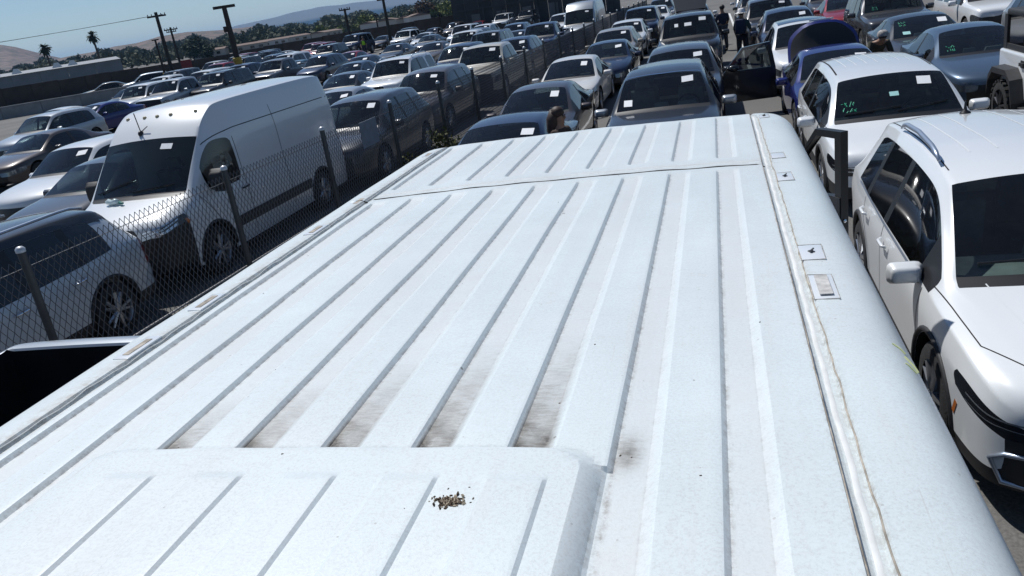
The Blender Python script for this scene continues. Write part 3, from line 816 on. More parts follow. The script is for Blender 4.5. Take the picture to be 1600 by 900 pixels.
b = MB(); b.add([(-1.0, -.42, .34), (1.0, -.42, .34), (1.05, -.42, 2.15), (.98, -.42, 2.45), (-.98, -.42, 2.45), (-1.05, -.42, 2.15)], [(0, 1, 2, 3, 4, 5)]); b.build('rear_door', M_VANW, van)
b = MB(); b.box((0, 3.0, .36), (1.96, 6.8, .06)); b.build('underbody', M_WELL, van)
ty, rm, dk = wheels_for(.36)
for yy in (.9, 5.6):
    for s in (1, -1):
        w = mesh_obj('wheel', ty, M_TYRE, van, (s * .93, yy, .36)); w.rotation_euler = (0, 0, 0 if s > 0 else math.pi)
        mesh_obj('rim', rm, M_RIM, w)
# open front door, seen from behind with its black inner side
door = empty('door', (1.46, 5.50, 0)); door.parent = van
hx, hy = 1.03 - 1.46, 6.35 - 5.50
dl = math.hypot(hx, hy); door.rotation_euler = (0, 0, math.atan2(hy, hx))
tag(door, 'open front door with black inner frame')
def slab(poly, hole, th, y0):
    v = [(a, y0, z) for a, z in poly] + [(a, y0, z) for a, z in hole] + [(a, y0 + th, z) for a, z in poly] + [(a, y0 + th, z) for a, z in hole]
    n = len(poly); f = []
    for k in range(n):
        k2 = (k + 1) % n
        f += [(k, k2, n + k2, n + k), (2 * n + k, 3 * n + k, 3 * n + k2, 2 * n + k2), (k, 2 * n + k, 2 * n + k2, k2), (n + k, n + k2, 3 * n + k2, 3 * n + k)]
    return v, f
M_DOORIN = mat('black_door_trim', (.012, .012, .013), .4)
poly = [(0, .5), (0, 2.16), (.28, 2.15), (dl, 1.45), (dl, .5)]; hole = [(.065, 1.72), (.065, 2.11), (.27, 2.105), (.84, 1.66), (.84, 1.64)]
v, f = slab(poly, hole, .055, -.03); b = MB(); b.add(v, f); b.build('frame', M_DOORIN, door)
b = MB(); b.box((.045, 0, 1.12), (.085, .075, 1.2), None, .9); b.box((.42, .05, 1.45), (.62, .07, .10)); b.box((.42, .04, 1.1), (.7, .05, .5)); b.build('inner_panel', mat('door_panel', (.03, .031, .033), .5), door)
b = MB(); b.lathe([(0, .001), (.004, .012), (.012, .012)], 10); b.build('latch', M_CHROME, door, loc=(-.012, 0, 1.56))

for (y0, z0, y1, z1) in ((1.64, 2.486, 1.625, 2.468), (1.60, 2.475, 1.575, 2.45), (1.56, 2.48, 1.548, 2.462)):
    b = MB(); P = []
    for t in np.linspace(0, 1, 6):
        z = z0 + (z1 - z0) * t; P.append((float(np.interp(-z, [-q[1] for q in OUT], [q[0] for q in OUT])) + .001, y0 + (y1 - y0) * t, z))
    b.tube(P, .003, 4); b.build('crayon_mark', mat('yellow_crayon', (.66, .70, .36), .8), van)
# bird dropping on the raised panel
b = MB(); rnd = random.Random(5); b2 = MB()
for k in range(320):
    a = rnd.uniform(0, 2 * math.pi); r_ = abs(rnd.gauss(0, .0095)); ux = .25 + 1.25 * r_ * math.cos(a); uy = 1.005 + .75 * r_ * math.sin(a)
    s_ = rnd.uniform(.0012, .0042); rt = Matrix.Rotation(rnd.uniform(0, 3), 3, Vector((rnd.random(), rnd.random(), 1)).normalized())
    (b if rnd.random() < .58 else b2).box((ux, uy, roofz(ux, uy) + s_ * .4), (s_ * 2.0, s_ * 1.3, s_ * .45), rt, .7)
dr = empty('bird_dropping', (VX, 0, 0)); tag(dr, 'dried brown bird dropping on the white raised roof panel', 'bird dropping')
b.build('dark_crumbs', mat('dropping_dark', (.07, .045, .028), .9, var=.5, vscale=200), dr); b2.build('pale_crumbs', mat('dropping_pale', (.36, .30, .22), .9), dr)

# ------------------------------------------------------------------ vehicles close by, with more detail
def extra_seams(put, d, lines, w=.007, name='panel_gap'):
    b = MB()
    for pts in lines:
        v, f = ribbon(d['bvh'], pts, w); b.add(v, f)
    return put(name, b.mesh(name), M_SEAM)
def scribble(put, bvh, x, z, w, h, seed, name='marker_writing', m=None):
    """green felt-pen strokes on the glass: rows of short digits"""
    rr = random.Random(seed); b = MB()
    for row in range(2):
        n = 4
        for k in range(n):
            cx = x - w / 2 + w * (k + .5) / n; cz = z + h * (.28 - .56 * row)
            pts = [(cx + rr.uniform(-.4, .4) * w / n, cz + rr.uniform(-.24, .24) * h) for _ in range(4)]
            P = []
            for (px, pz) in pts:
                q = bvh.ray_cast(Vector((px, -6, pz)), Vector((0, 1, 0)))
                if q[0] is None: continue
                n_ = q[1] if q[1].y < 0 else -q[1]; P.append(q[0] + n_ * .005)
            if len(P) > 2: b.tube(P, .0045, 4)
    return put(name, b.mesh(name), m or M_GREEN)
def wiper(put, d, x0, x1, dz=.05):
    b = MB(); P = []
    for k in range(9):
        t = k / 8; x = x0 + (x1 - x0) * t; z = d['zc'] + .035 + dz * t
        q = d['bvh'].ray_cast(Vector((x, -6, z)), Vector((0, 1, 0)))
        if q[0]: n_ = q[1] if q[1].y < 0 else -q[1]; P.append(q[0] + n_ * .018)
    b.tube(P, .009, 5); put('wiper', b.mesh('wiper'), M_TRIM)
def handle(put, d, x, y, z, m):
    b = MB(); s = 1 if x > 0 else -1
    b.tube([(x, y - .10, z), (x + s * .03, y - .07, z + .005), (x + s * .035, y + .06, z + .012), (x, y + .10, z + .014)], .014, 6)
    put('door_handle', b.mesh('handle', True), m)
def arch_lip(put, d, m):
    sp = d['spec']; yf, yr, rw = sp['wheels']; wm = max(r[1] for r in sp['st']); ra = rw + .085
    for yy in (yf, yr):
        for s in (1, -1):
            b = MB(); P = []
            for k in range(19):
                a = math.pi * (k / 18) * 1.06 - .09; z = rw + ra * math.sin(a); y = yy - sp['L'] / 2 + ra * math.cos(a)
                q = d['bvh'].ray_cast(Vector((s * 3, y, z)), Vector((-s, 0, 0)))
                x = q[0].x if q[0] else s * wm * .97
                if abs(x) < wm * .85: x = s * wm * .95
                P.append((x, y, z))
            b.tube(P, .022, 6); put('arch_trim', b.mesh('arch', True), m)

W = 'white'
# white crossover at the right edge, close to the camera
SPECS['crossover'] = dict(SPECS['suv'], sub=3, archgap=.06, zf=(0, .2, .67, .85), crease={4: .6, 5: .3, 6: .5})
_st = list(SPECS['suv']['st']); _st[0] = (0.00, .78, .26, .76, .66, .795, .46, .81, .825, .16, 'h'); _st[1] = (0.12, .885, .23, .85, .76, .895, .58, .915, .93, .15, 'h'); 
_st[2] = (0.48, .93, .22, .945, .80, .972, .66, .982, .995, .10, ''); _st[3] = (.95, .95, .22, .985, .82, 1.02, .70, 1.034, 1.048, .09, '')
for _i, _y in ((3, .85), (4, 1.08), (5, 1.16), (6, 1.50), (7, 1.82), (8, 2.12)): _st[_i] = (_y,) + _st[_i][1:]
SPECS['crossover']['st'] = _st
SPECS['crossover']['front'] = ['cccc', 'c...', 'h...', '....']
r1, put, d1, prt = car('crossover', 2.20, 6.20, W, 'white crossover with silver roof rails beside the foreground van', tagged=False, name='parked_crossover', cat='suv', sc=(1.0, 1.03, 1.0))
for o in prt['side_window']: o.material_slots[0].material = G_SIDE
for o in [c for c in r1.children if c.name.startswith('mirror')]: o.location = (o.location.x * .945, o.location.y - .10, o.location.z - .02)
sp = d1['spec']; L2 = sp['L'] / 2
for s in (1, -1):
    b = MB(); pts = []
    for k in range(13):
        t = k / 12; y = 2.12 - L2 + 1.35 * t; pts.append((s * (.635 - .02 * t), y, interp([(0, 1.665), (.12, 1.725), (.5, 1.75), (.88, 1.72), (1, 1.655)], t)))
    b.tube(pts, [.012] + [.021] * 11 + [.012], 8); put('roof_rail', b.mesh('rail', True), M_ALU)
    extra_seams(put, d1, [[(s * .60, 2.0 - L2, 1.63), (s * .585, 3.0 - L2, 1.69), (s * .58, 4.1 - L2, 1.63)]], .010, 'roof_seam')
    extra_seams(put, d1, [[(s * .80, .42 - L2, .97), (s * .85, .85 - L2, 1.04), (s * .88, 1.16 - L2, 1.05)], [(s * .96, 1.30 - L2, 1.0), (s * .97, 1.32 - L2, .7), (s * .96, 1.40 - L2, .35)],
                          [(s * .96, 2.63 - L2, 1.03), (s * .97, 2.62 - L2, .7), (s * .96, 2.66 - L2, .35)], [(s * .96, 3.5 - L2, 1.05), (s * .97, 3.45 - L2, .85), (s * .96, 3.25 - L2, .6)]], .008)
    handle(put, d1, s * .957, 2.42 - L2, .93, paint(W)); handle(put, d1, s * .957, 3.28 - L2, .955, paint(W))
    b = MB(); v, f = ribbon(d1['bvh'], [(s * .92, 1.50 - L2, 1.01), (s * .92, 2.6 - L2, 1.035), (s * .90, 3.9 - L2, 1.085)], .022, .006, 40); b.add(v, f); put('window_trim', b.mesh('wt'), M_ALU)
    # lamp: light bars in the black housing, amber marker, framed lower vent
    b = MB()
    for z, w_ in ((.625, .006), (.665, .010)):
        v, f = ribbon(d1['bvh'], [(s * .44, -.1 - L2, z), (s * .66, .0 - L2, z + .015), (s * .80, .12 - L2, z + .03), (s * .87, .30 - L2, z + .06)], w_, .004); b.add(v, f)
    put('lamp_bar', b.mesh('lb'), M_LAMP)
    b = MB(); v, f = ribbon(d1['bvh'], [(s * .905, .42 - L2, .60), (s * .915, .47 - L2, .50)], .035, .004, 6); b.add(v, f); put('side_marker', b.mesh('sm'), M_AMBER)
    pl = [(.22, .30), (.24, .44), (.40, .50), (.78, .50), (.83, .44), (.78, .31), (.50, .27)]
    b = MB(); P = []
    for (x, z) in pl + pl[:1]:
        q = d1['bvh'].ray_cast(Vector((s * x, -6, z)), Vector((0, 1, 0))); P.append(q[0] + Vector((0, -.012, 0)))
    b.tube(P, .017, 6); put('vent_frame', b.mesh('vf', True), M_ALU)
    c_ = sum((p for p in P[:-1]), Vector()) / 7; b = MB(); b.add([c_ + Vector((0, -.006, 0))] + [p + Vector((0, .006, 0)) for p in P[:-1]], [(0, k + 1, (k + 1) % 7 + 1) for k in range(7)]); put('vent', b.mesh('v'), M_GRILLE)
extra_seams(put, d1, [[(-.80, .42 - L2, .97), (-.5, .02 - L2, .91), (0, -.10 - L2, .89), (.5, .02 - L2, .91), (.80, .42 - L2, .97)]], .008)
b = MB(); b.box((0, -.19 - L2 + .03, .72), (.95, .05, .09)); put('grille', b.mesh('g'), M_GRILLE)
for s in (1, -1):
    b = MB(); v, f = ribbon(d1['bvh'], [(s * .42, .10 - L2, .95), (s * .50, .5 - L2, 1.0), (s * .60, 1.05 - L2, 1.06)], .009, .0015); b.add(v, f); put('bonnet_crease_shade', b.mesh('bc'), mat('paint_shadow_rib', (.66, .68, .69), .4))  # flat ribbons greyer than the paint: crease shading put in as colour
wiper(put, d1, -.62, .05); wiper(put, d1, .0, .6)
arch_lip(put, d1, M_PLAST)
b = MB(); b.lathe([(0, .05), (.012, .045), (.03, .018), (.06, .012), (.11, .008), (.115, .001)], 10, 'z'); put('antenna', b.mesh('a', True), M_TRIM).location = (0, 3.85 - L2, 1.655)
b = MB()
for x in (-.38, -.19, .19, .38):
    v, f = ribbon(d1['bvh'], [(x, 2.3 - L2, 1.68), (x, 4.0 - L2, 1.66)], .012, .002); b.add(v, f)
put('roof_rib_shade', b.mesh('rr'), mat('paint_shadow_rib', (.66, .68, .69), .4))  # rib shade painted on as darker flat strips, roof itself has no ribs

# second white SUV behind it
SPECS['suv_b'] = dict(SPECS['suv'], sub=3, st=[(r_[0] * .9,) + tuple(r_[1:]) if r_[0] < 2.1 else r_ for r_ in _st[:8]] + _st[8:], zf=(0, .34, .64, .88), crease={4: .5, 5: .3, 6: .4})
SPECS['suv_b']['front'] = ['cggg', '..gg', 'hhhg', '....']
r2, put, d2, prt = car('suv_b', 2.28, 12.35, W, 'white suv with green marker numbers on its windscreen, behind the rail-roofed crossover', tagged=True, name='parked_suv', cat='suv', sc=(1.04, 1.04, .95))
scribble(put, d2['bvh_ws'], -.56, d2['zc'] + .12, .19, .13, 11)
b = MB(); v, f = patch(d2['bvh_ws'], .0, d2['zh'] - .25, .11, .05, .006); b.add(v, f); put('sticker', b.mesh('st'), mat('pale_sticker', (.35, .62, .60), .5))
for s in (1, -1):
    extra_seams(put, d2, [[(s * .60, 1.98 - L2, 1.63), (s * .585, 3.0 - L2, 1.69), (s * .58, 4.2 - L2, 1.6)]], .022, 'roof_seam')
    handle(put, d2, s * .957, 2.42 - L2, .93, paint(W)); handle(put, d2, s * .957, 3.28 - L2, .955, paint(W))
    extra_seams(put, d2, [[(s * .80, .42 - L2, .97), (s * .85, 1.0 - L2, 1.04), (s * .88, 1.34 - L2, 1.05)], [(s * .96, 1.42 - L2, 1.0), (s * .97, 1.40 - L2, .7), (s * .96, 1.44 - L2, .35)], [(s * .96, 2.63 - L2, 1.03), (s * .96, 2.66 - L2, .35)]], .008)
    b = MB()
    for z, w_ in ((.62, .016), (.67, .012)):
        v, f = ribbon(d2['bvh'], [(s * .44, -.1 - L2, z), (s * .66, .0 - L2, z + .01), (s * .84, .2 - L2, z + .03)], w_, .004); b.add(v, f)
    put('lamp_bar', b.mesh('lb'), M_LAMP)
b = MB()
for x in (-.42, -.28, -.14, 0, .14, .28, .42):
    v, f = ribbon(d2['bvh'], [(x, 2.35 - L2, 1.68), (x, 4.0 - L2, 1.66)], .010, .002); b.add(v, f)
put('roof_rib_shade', b.mesh('rr'), mat('paint_shadow_rib', (.66, .68, .69), .4))  # shading of the roof ribs laid on as flat tinted strips
wiper(put, d2, -.62, .05); wiper(put, d2, .0, .6); arch_lip(put, d2, M_PLAST)

# cargo van beyond the fence
SPECS['van']['sub'] = 3
r3, put, d3, prt = car('van', -8.42, 10.72, W, 'white high roof cargo van beyond the chain link fence', tagged=True, gws=None, mirrorcol=M_PLAST)
sp = d3['spec']; L3 = sp['L'] / 2
for o in [c for c in r3.children if c.name.startswith('mirror')]:
    o.scale = (1.2, 1.2, 2.2); o.location.z += .12; o.location.y += .0
for o in prt['headlight']: o.material_slots[0].material = M_LIGHTB
for s in (1, -1):
    b = MB()
    for z in (.96, 1.0):
        v, f = ribbon(d3['bvh'], [(s * .55, -.05 - L3, z - .05), (s * .80, .05 - L3, z), (s * .95, .3 - L3, z + .10)], .02, .006); b.add(v, f)
    put('lamp_bar', b.mesh('lb'), M_LAMP)
    b = MB(); v, f = ribbon(d3['bvh'], [(s * .97, .40 - L3, 1.02), (s * .98, .46 - L3, .95)], .05, .006, 5); b.add(v, f); put('side_marker', b.mesh('sm'), M_AMBER)
    handle(put, d3, s * 1.02, 1.98 - L3, 1.08, M_PLAST)
    extra_seams(put, d3, [[(s * 1.02, 2.08 - L3, 1.9), (s * 1.02, 2.08 - L3, 1.2), (s * 1.02, 2.05 - L3, .4)], [(s * 1.02, .86 - L3, 1.25), (s * 1.02, 1.15 - L3, .8), (s * 1.02, 1.3 - L3, .35)],
                          [(s * .98, 3.4 - L3, 2.2), (s * 1.02, 3.4 - L3, 1.2), (s * 1.02, 3.4 - L3, .4)]], .012)
    extra_seams(put, d3, [[(s * 1.0, 1.3 - L3, 1.98), (s * .95, 2.2 - L3, 2.02), (s * .98, 5.6 - L3, 2.02)]], .014, 'body_crease')
    b = MB(); v, f = ribbon(d3['bvh'], [(s * 1.02, 1.5 - L3, .62), (s * 1.02, 4.1 - L3, .62)], .17, .015, 30); b.add(v, f); put('rub_strip', b.mesh('rs'), M_PLAST)
for x in (-.62, -.26, -.02, .22, .62):
    q = d3['bvh'].ray_cast(Vector((x, -6, 2.36)), Vector((0, 1, 0)))
    if q[0]:
        b = MB(); b.ell((0, 0, 0), (.035, .03, .03), 8, 5); o = put('clearance_lamp', b.mesh('cl', True), mat('yellowed_lens', (.42, .36, .22), .4)); o.location = q[0]
q = d3['bvh'].ray_cast(Vector((-.18, -6, 2.16)), Vector((0, 1, 0)))
b = MB(); b.ell((0, 0, 0), (.04, .06, .05), 8, 6); b.tube([(0, 0, .02), (.02, -.06, .32)], .008, 5); b.tube([(0, 0, .02), (.13, .02, .10)], .007, 5); put('antenna', b.mesh('an', True), M_TRIM).location = q[0]
wiper(put, d3, -.72, -.05, .16); wiper(put, d3, -.05, .62, .05); arch_lip(put, d3, M_PLAST)
b = MB(); v, f = patch(d3['bvh'], 0, .80, .62, .05, .008); b.add(v, f); put('grille_bar', b.mesh('gb'), M_ALU)
b = MB(); v, f = patch(d3['bvh'], .0, .50, .32, .17, .02); b.add(v, f); put('number_plate', b.mesh('np'), mat('plate', (.45, .46, .42), .5, var=.4, vscale=60))
b = MB(); v, f = ribbon(d3['bvh'], [(-.86, .06 - L3, .93), (-.5, -.10 - L3, .87), (0, -.16 - L3, .86), (.5, -.10 - L3, .87), (.86, .06 - L3, .93), (.95, .25 - L3, 1.0)], .035, .012, 40); b.add(v, f); put('bumper_strip', b.mesh('bs'), M_LAMP)
# crushed bottle on that van's bonnet
hp = d3['bvh'].ray_cast(Vector((-.28, .52 - L3, 5)), Vector((0, 0, -1)))[0]
bt = empty('crushed_bottle', (r3.location.x + hp.x, r3.location.y + hp.y, hp.z + .045)); tag(bt, 'crushed clear plastic bottle lying on the white van bonnet', 'bottle')
b = MB(); b.tube([(-.13, .02, 0), (-.10, .02, 0), (-.06, .01, .01), (0, 0, -.008), (.06, .0, .008), (.11, -.01, 0)], [.016, .035, .045, .036, .046, .038], 8); b.build('bottle_body', mat('pale_plastic', (.55, .66, .66), .2, coat=.5), bt, True)
b = MB(); b.tube([(.15, -.02, -.012), (.20, -.05, -.015), (.23, -.05, -.015)], [.025, .02, .016], 7); b.build('cap', mat('green_cap', (.02, .16, .13), .4), bt)

# ------------------------------------------------------------------ more vehicles in the rows
GA = 'cars in the row behind the foreground van'; GB = 'cars in the row beside the fence'; GR1 = 'cars in the row right of the aisle'; GR2 = 'cars in the second row right of the aisle'
GL = 'cars beyond the fence'
# row straight behind the van
ra1, put, dd, _ = car('suv', -0.96, 15.0, 'black', 'black suv with chrome strip above its windscreen, right behind the foreground van', GA, sc=(1.06, 1.05, 1.0), mirrorcol=paint('silver'))
b = MB(); v, f = ribbon(dd['bvh'], [(-.62, 2.0 - L2, 1.56), (0, 1.9 - L2, 1.63), (.62, 2.0 - L2, 1.56)], .04, .006); b.add(v, f); put('chrome_strip', b.mesh('cs'), M_CHROME)
b = MB(); v, f = patch(dd['bvh_ws'], -.56, dd['zc'] + .09, .14, .09, .006); b.add(v, f); put('sticker', b.mesh('st'), M_PAPER)
a2, put2, da2, _ = car('suv', -0.84, 19.6, 'dark grey', 'dark grey suv with its front door wide open behind the chrome-strip suv', GA, sc=(1.02, 1.0, .98))
a3, put3, da3, _ = car('boxsuv', -0.85, 28.2, 'black', 'black suv with white papers on the dash, third behind the foreground van', GA, sc=(1.06, 1.0, 1.06))
b = MB()
for x in (-.35, -.05, .05): 
    v, f = patch(da3['bvh_ws'], x, da3['zc'] + .32, .11, .09, .006); b.add(v, f)
put3('dash_paper', b.mesh('dp'), M_PAPER)
a4, put4, da4, _ = car('suv', -1.0, 35.5, 'black', 'black suv with raised tailgate in the row behind the van', GA)
b = MB(); b.add([(-.62, 1.9, 1.66), (.62, 1.9, 1.66), (.74, 2.55, 2.18), (-.74, 2.55, 2.18), (-.62, 1.95, 1.60), (.62, 1.95, 1.60), (.74, 2.6, 2.12), (-.74, 2.6, 2.12)], [(0, 1, 2, 3), (7, 6, 5, 4), (0, 4, 5, 1), (2, 6, 7, 3), (1, 5, 6, 2), (0, 3, 7, 4)]); put4('tailgate', b.mesh('tg'), paint('black'))
car('suv', -1.0, 42.0, 'grey', 'grey suv behind the one with raised tailgate', GA)
car('sedan', -1.0, 48.0, 'white', 'white sedan near the far end of the row behind the van', GA)
# its open door
def car_door(root, put, side, yhinge, ang, wlen, zs, zt, m):
    e = bpy.data.objects.new('open_door', None); COL.objects.link(e); e.parent = root; e.location = (side * .94, yhinge, 0); e.rotation_euler = (0, 0, ang)
    poly = [(0, .32), (0, zs), (.42, zt - .06), (wlen - .1, zt), (wlen, zs), (wlen, .32)]; hole = [(.1, zs + .03), (.11, zs + .05), (.45, zt - .12), (wlen - .16, zt - .06), (wlen - .10, zs + .04), (wlen - .12, zs + .02)]
    v, f = slab(poly, hole, .09, -.045); bb = MB(); bb.add(v, f)
    inner = [(a, z) for a, z in hole]; o = mesh_obj('door_frame', bb.mesh('df'), m, e)
    bb = MB(); n = len(hole); bb.add([(a, 0, z) for a, z in hole], [tuple(range(n))]); mesh_obj('door_glass', bb.mesh('dg'), G_SIDE, e)
    bb = MB(); bb.add([(.1, -.047, .36), (.1, -.047, zs), (wlen - .1, -.047, zs), (wlen - .1, -.047, .36)], [(0, 1, 2, 3)]); bb.box((wlen / 2, -.055, zs - .14), (wlen * .7, .02, .05)); mesh_obj('door_skin', bb.mesh('ds'), m, e)
    bb = MB(); bb.ell((.2, -.15, zs + .1), (.12, .07, .08), 10, 7); mesh_obj('mirror', bb.mesh('mi', True), m, e)
car_door(a2, put2, 1, -.75, R(8), 1.12, 1.0, 1.58, paint('black'))
# row between fence and van
b0r, putb0, db0, _ = car('sedan', -3.42, 12.75, 'navy', 'navy sedan with a long-haired person standing beside it, next to the foreground van', GB, sc=(1.02, 1, 1))
car('sedan', -3.72, 17.2, 'brown', 'brown sedan behind the navy sedan beside the fence', GB)
car('sedan', -4.0, 23.4, 'warm white', 'warm white sedan behind the brown one beside the fence', GB)
car('sedan', -3.55, 28.2, 'navy', 'navy sedan half hidden behind the warm white sedan', GB)
car('suv', -3.95, 33.8, 'beige', 'beige crossover in the row beside the fence', GB, sc=(1, 1, .9))
car('suv', -3.95, 39.3, 'white', 'white crossover behind the beige one beside the fence', GB, sc=(1, 1, .9))
car('boxsuv', -3.7, 44.5, 'navy', 'navy suv far along the row beside the fence', GB)
car('sedan', -4.0, 50.0, 'slate blue', 'slate blue sedan behind the far navy suv', GB)
car('sedan', -3.6, 55.5, 'white', 'white sedan second last in the row beside the fence', GB)
car('suv', -3.6, 61.0, 'dark grey', 'dark grey suv last in the row beside the fence', GB)
pk, putk, dpk, prk = car('pickup', -4.32, 1.80, 'silver', 'silver pickup with black lined bed left of the foreground van', at='centre', tagged=False, sc=(1.04, 1.0, 1.06))
for o in prk['trim']: o.material_slots[0].material = mat('bed_liner', (.007, .008, .010), .9, spec=.2, var=.3, vscale=3)
# right of the aisle
bs, putbs, dbs, _ = car('sedan', 2.25, 17.4, 'blue', 'bright blue sedan with its boot lid raised behind the white suv', GR1)
b = MB(); P = []
for t in np.linspace(0, 1, 7):
    z = 1.06 + .78 * t; y = 1.42 + .62 * t - .25 * t * t; w = .74 * (1 - .22 * t ** 4)
    P.append([(x * w, y + .05 * (x * x), z - (.05 + .14 * t ** 2) * abs(x) ** 3) for x in np.linspace(-1, 1, 9)])
v = [p for row in P for p in row]; n = len(v); v2 = [(x * .93, y - .07, z - .05) for x, y, z in v]
f = []; f2 = []
for i in range(6):
    for k in range(8):
        q = (i * 9 + k, i * 9 + k + 1, (i + 1) * 9 + k + 1, (i + 1) * 9 + k); f.append(q[::-1]); f2.append(q)
top = [(54 + k) for k in range(9)]
bb = MB(); bb.add(v + v2, f + [(54 + k, 54 + k + 1, 63 + 54 + k + 1, 63 + 54 + k) for k in range(8)] + [(i * 9, (i + 1) * 9, 63 + (i + 1) * 9, 63 + i * 9) for i in range(6)] + [(i * 9 + 8, 63 + i * 9 + 8, 63 + (i + 1) * 9 + 8, (i + 1) * 9 + 8) for i in range(6)])
lid = putbs('boot_lid', bb.mesh('lid', True, 40), paint('blue'))
bb = MB(); bb.add(v2, f2); o = putbs('lid_lining', bb.mesh('ll', True), M_TRIM); o.parent = lid
bb = MB(); bb.box((0, 1.92, 1.845), (.5, .03, .035)); o = putbs('lid_paper', bb.mesh('lp'), M_PAPER); o.parent = lid
_, _, _, prg = car('suv', 2.2, 22.9, 'white', 'white suv with dark glass roof left of the raised blue boot lid', GR1, sc=(1, 1, .97))
wrap_roof(prg, M_LIGHTB, lambda c: c.z > 1.6 and abs(c.x) < .6 and -.2 < c.y < 1.9, 'glass_roof')
_, putx, dx_, prx = car('suv', 2.25, 28.2, 'navy', 'navy suv behind the white suv with dark glass roof', GR1)
car('boxsuv', 2.05, 33.8, 'dark grey', 'dark grey suv further along the row right of the aisle', GR1)
car('sedan', 2.1, 39.5, 'slate blue', 'slate blue sedan far along the row right of the aisle', GR1)
car('suv', 2.1, 45.5, 'black', 'black suv near the far end right of the aisle', GR1)
car('suv', 2.1, 51.5, 'silver', 'silver suv last in the row right of the aisle', GR1)
# second row right
sg, putsg, dsg, _ = car('sedan', 4.98, 18.7, 'slate blue', 'slate blue sedan with green marker numbers behind the white off-roader', GR2, tagged=False, sc=(1.0, 1, .98))
scribble(putsg, dsg['bvh_ws'], -.5, dsg['zc'] + .09, .15, .10, 21)
sb, putsb, dsb, prsb = car('sedan', 4.95, 22.9, 'dark grey', 'charcoal sedan with black roof behind the slate blue sedan', GR2, sc=(1.02, 1, .98))
wrap_roof(prsb, paint('black'), lambda c: c.z > 1.27)
scribble(putsb, dsb['bvh_ws'], -.45, dsb['zh'] - .14, .15, .10, 22)
b = MB(); v, f = patch(dsb['bvh_ws'], -.42, dsb['zc'] + .08, .16, .06, .006); b.add(v, f); putsb('sticker', b.mesh('st'), mat('pale_sticker', (.35, .62, .60), .5))
sd, putsd, dsd, _ = car('boxsuv', 5.3, 28.6, 'dark grey', 'dark grey suv with green marker numbers behind the charcoal sedan', GR2, sc=(1.03, 1, 1))
scribble(putsd, dsd['bvh_ws'], -.5, dsd['zc'] + .09, .17, .11, 23)
car('sedan', 5.0, 36.2, 'red', 'red sedan at the top edge in the second row right', GR2)
car('suv', 5.0, 41.5, 'dark grey', 'dark grey suv behind the red sedan', GR2)
car('boxsuv', 8.05, 28.2, 'white', 'white suv with black lower grille in the third row right', 'cars in the third row right of the aisle', tagged=False)
car('suv', 10.9, 29.4, 'white', 'white suv at the top right corner of the picture', 'cars in the third row right of the aisle', tagged=False)
car('suv', 8.15, 22.0, 'silver', 'silver suv behind the white off-roader at the right edge', 'cars in the third row right of the aisle')
# white off-roader: boxy body, black hard top, wide black flares
jr = empty('off_road_suv', (5.43, 13.55, 0)); tag(jr, 'white boxy off-roader with black hard top and wide black wheel arches', 'suv')
pw = paint('white')
o = mesh_obj('body', rounded_box('jb', (1.62, 4.1, .72), .05), pw, jr, (0, 0, .92))
o = mesh_obj('hard_top', rounded_box('jt', (1.50, 2.35, .12), .05), M_PLAST, jr, (0, .8, 1.86))
for s in (1, -1):
    for y, w_ in ((1.93, .14), (.92, .10), (-.02, .10)): b = MB(); b.box((s * .735, y, 1.55), (.06, w_, .56)); b.build('pillar', M_PLAST, jr)
    b = MB(); b.box((s * .735, 1.42, 1.32), (.05, .95, .10)); b.build('window_sill', M_PLAST, jr)
b = MB(); b.box((0, 1.95, 1.34), (1.5, .07, .14)); b.build('tailgate_sill', M_PLAST, jr)
for s in (1, -1):
    for y, l_ in ((1.43, .92), (.45, .86)):
        b = MB(); b.box((s * .735, y, 1.57), (.012, l_, .50)); b.build('side_window', G_PRIV, jr)
    for y in (.08 + .78, -.14):
        b = MB(); b.box((s * .83, y, 1.13), (.05, .17, .05)); b.box((s * .815, y, 1.13), (.015, .2, .11)); b.build('door_handle', M_PLAST, jr)
    b = MB(); v, f = [], []
    for y in (1.38, -1.35):
        P = [(s * .93, y + .62, .62), (s * .93, y + .55, .88), (s * .93, y + .36, 1.03), (s * .93, y - .30, 1.04), (s * .93, y - .52, .90), (s * .93, y - .66, .55)]
        bb = MB()
        vs = []
        for (x, yy, z) in P: vs += [(s * .78, yy, z + .02), (s * 1.0, yy, z), (s * 1.0, yy + (.0), z - .09), (s * .80, yy, z - .09)]
        fs = []
        for i in range(len(P) - 1):
            for k in range(4): fs.append((i * 4 + k, i * 4 + (k + 1) % 4, (i + 1) * 4 + (k + 1) % 4, (i + 1) * 4 + k))
        bb.add(vs, fs + [(0, 1, 2, 3), tuple(len(vs) - 1 - k for k in range(4))]); bb.build('wheel_flare', M_PLAST, jr)
    ty_, rm_, dk_ = wheels_for(.42)
    for y in (1.38, -1.35):
        w = mesh_obj('wheel', ty_, M_TYRE, jr, (s * .84, y, .42)); w.rotation_euler = (0, 0, 0 if s > 0 else math.pi)
        mesh_obj('rim', rm_, M_RIMD, w)
        bb = MB()
        for k in range(22):
            a = 2 * math.pi * k / 22
            for dx in (-.1, .1): bb.box((dx, math.cos(a) * .42, math.sin(a) * .42), (.09, .06, .03), Matrix.Rotation(a - math.pi / 2, 3, 'X'))
        bb.build('tread', M_TYRE, w)
    b = MB(); b.box((s * .84, 0, .46), (.14, 1.5, .08)); b.build('side_step', M_PLAST, jr)
for n, me, m, lc in (('bonnet', rounded_box('jh', (1.3, 1.3, .16), .05), pw, (0, -1.4, 1.30)), ('bumper', rounded_box('jbm', (1.7, .2, .22), .04), M_PLAST, (0, -2.15, .65)), ('rear_bumper', rounded_box('jrb', (1.6, .2, .2), .04), M_PLAST, (0, 2.12, .62))): mesh_obj(n, me, m, jr, lc)
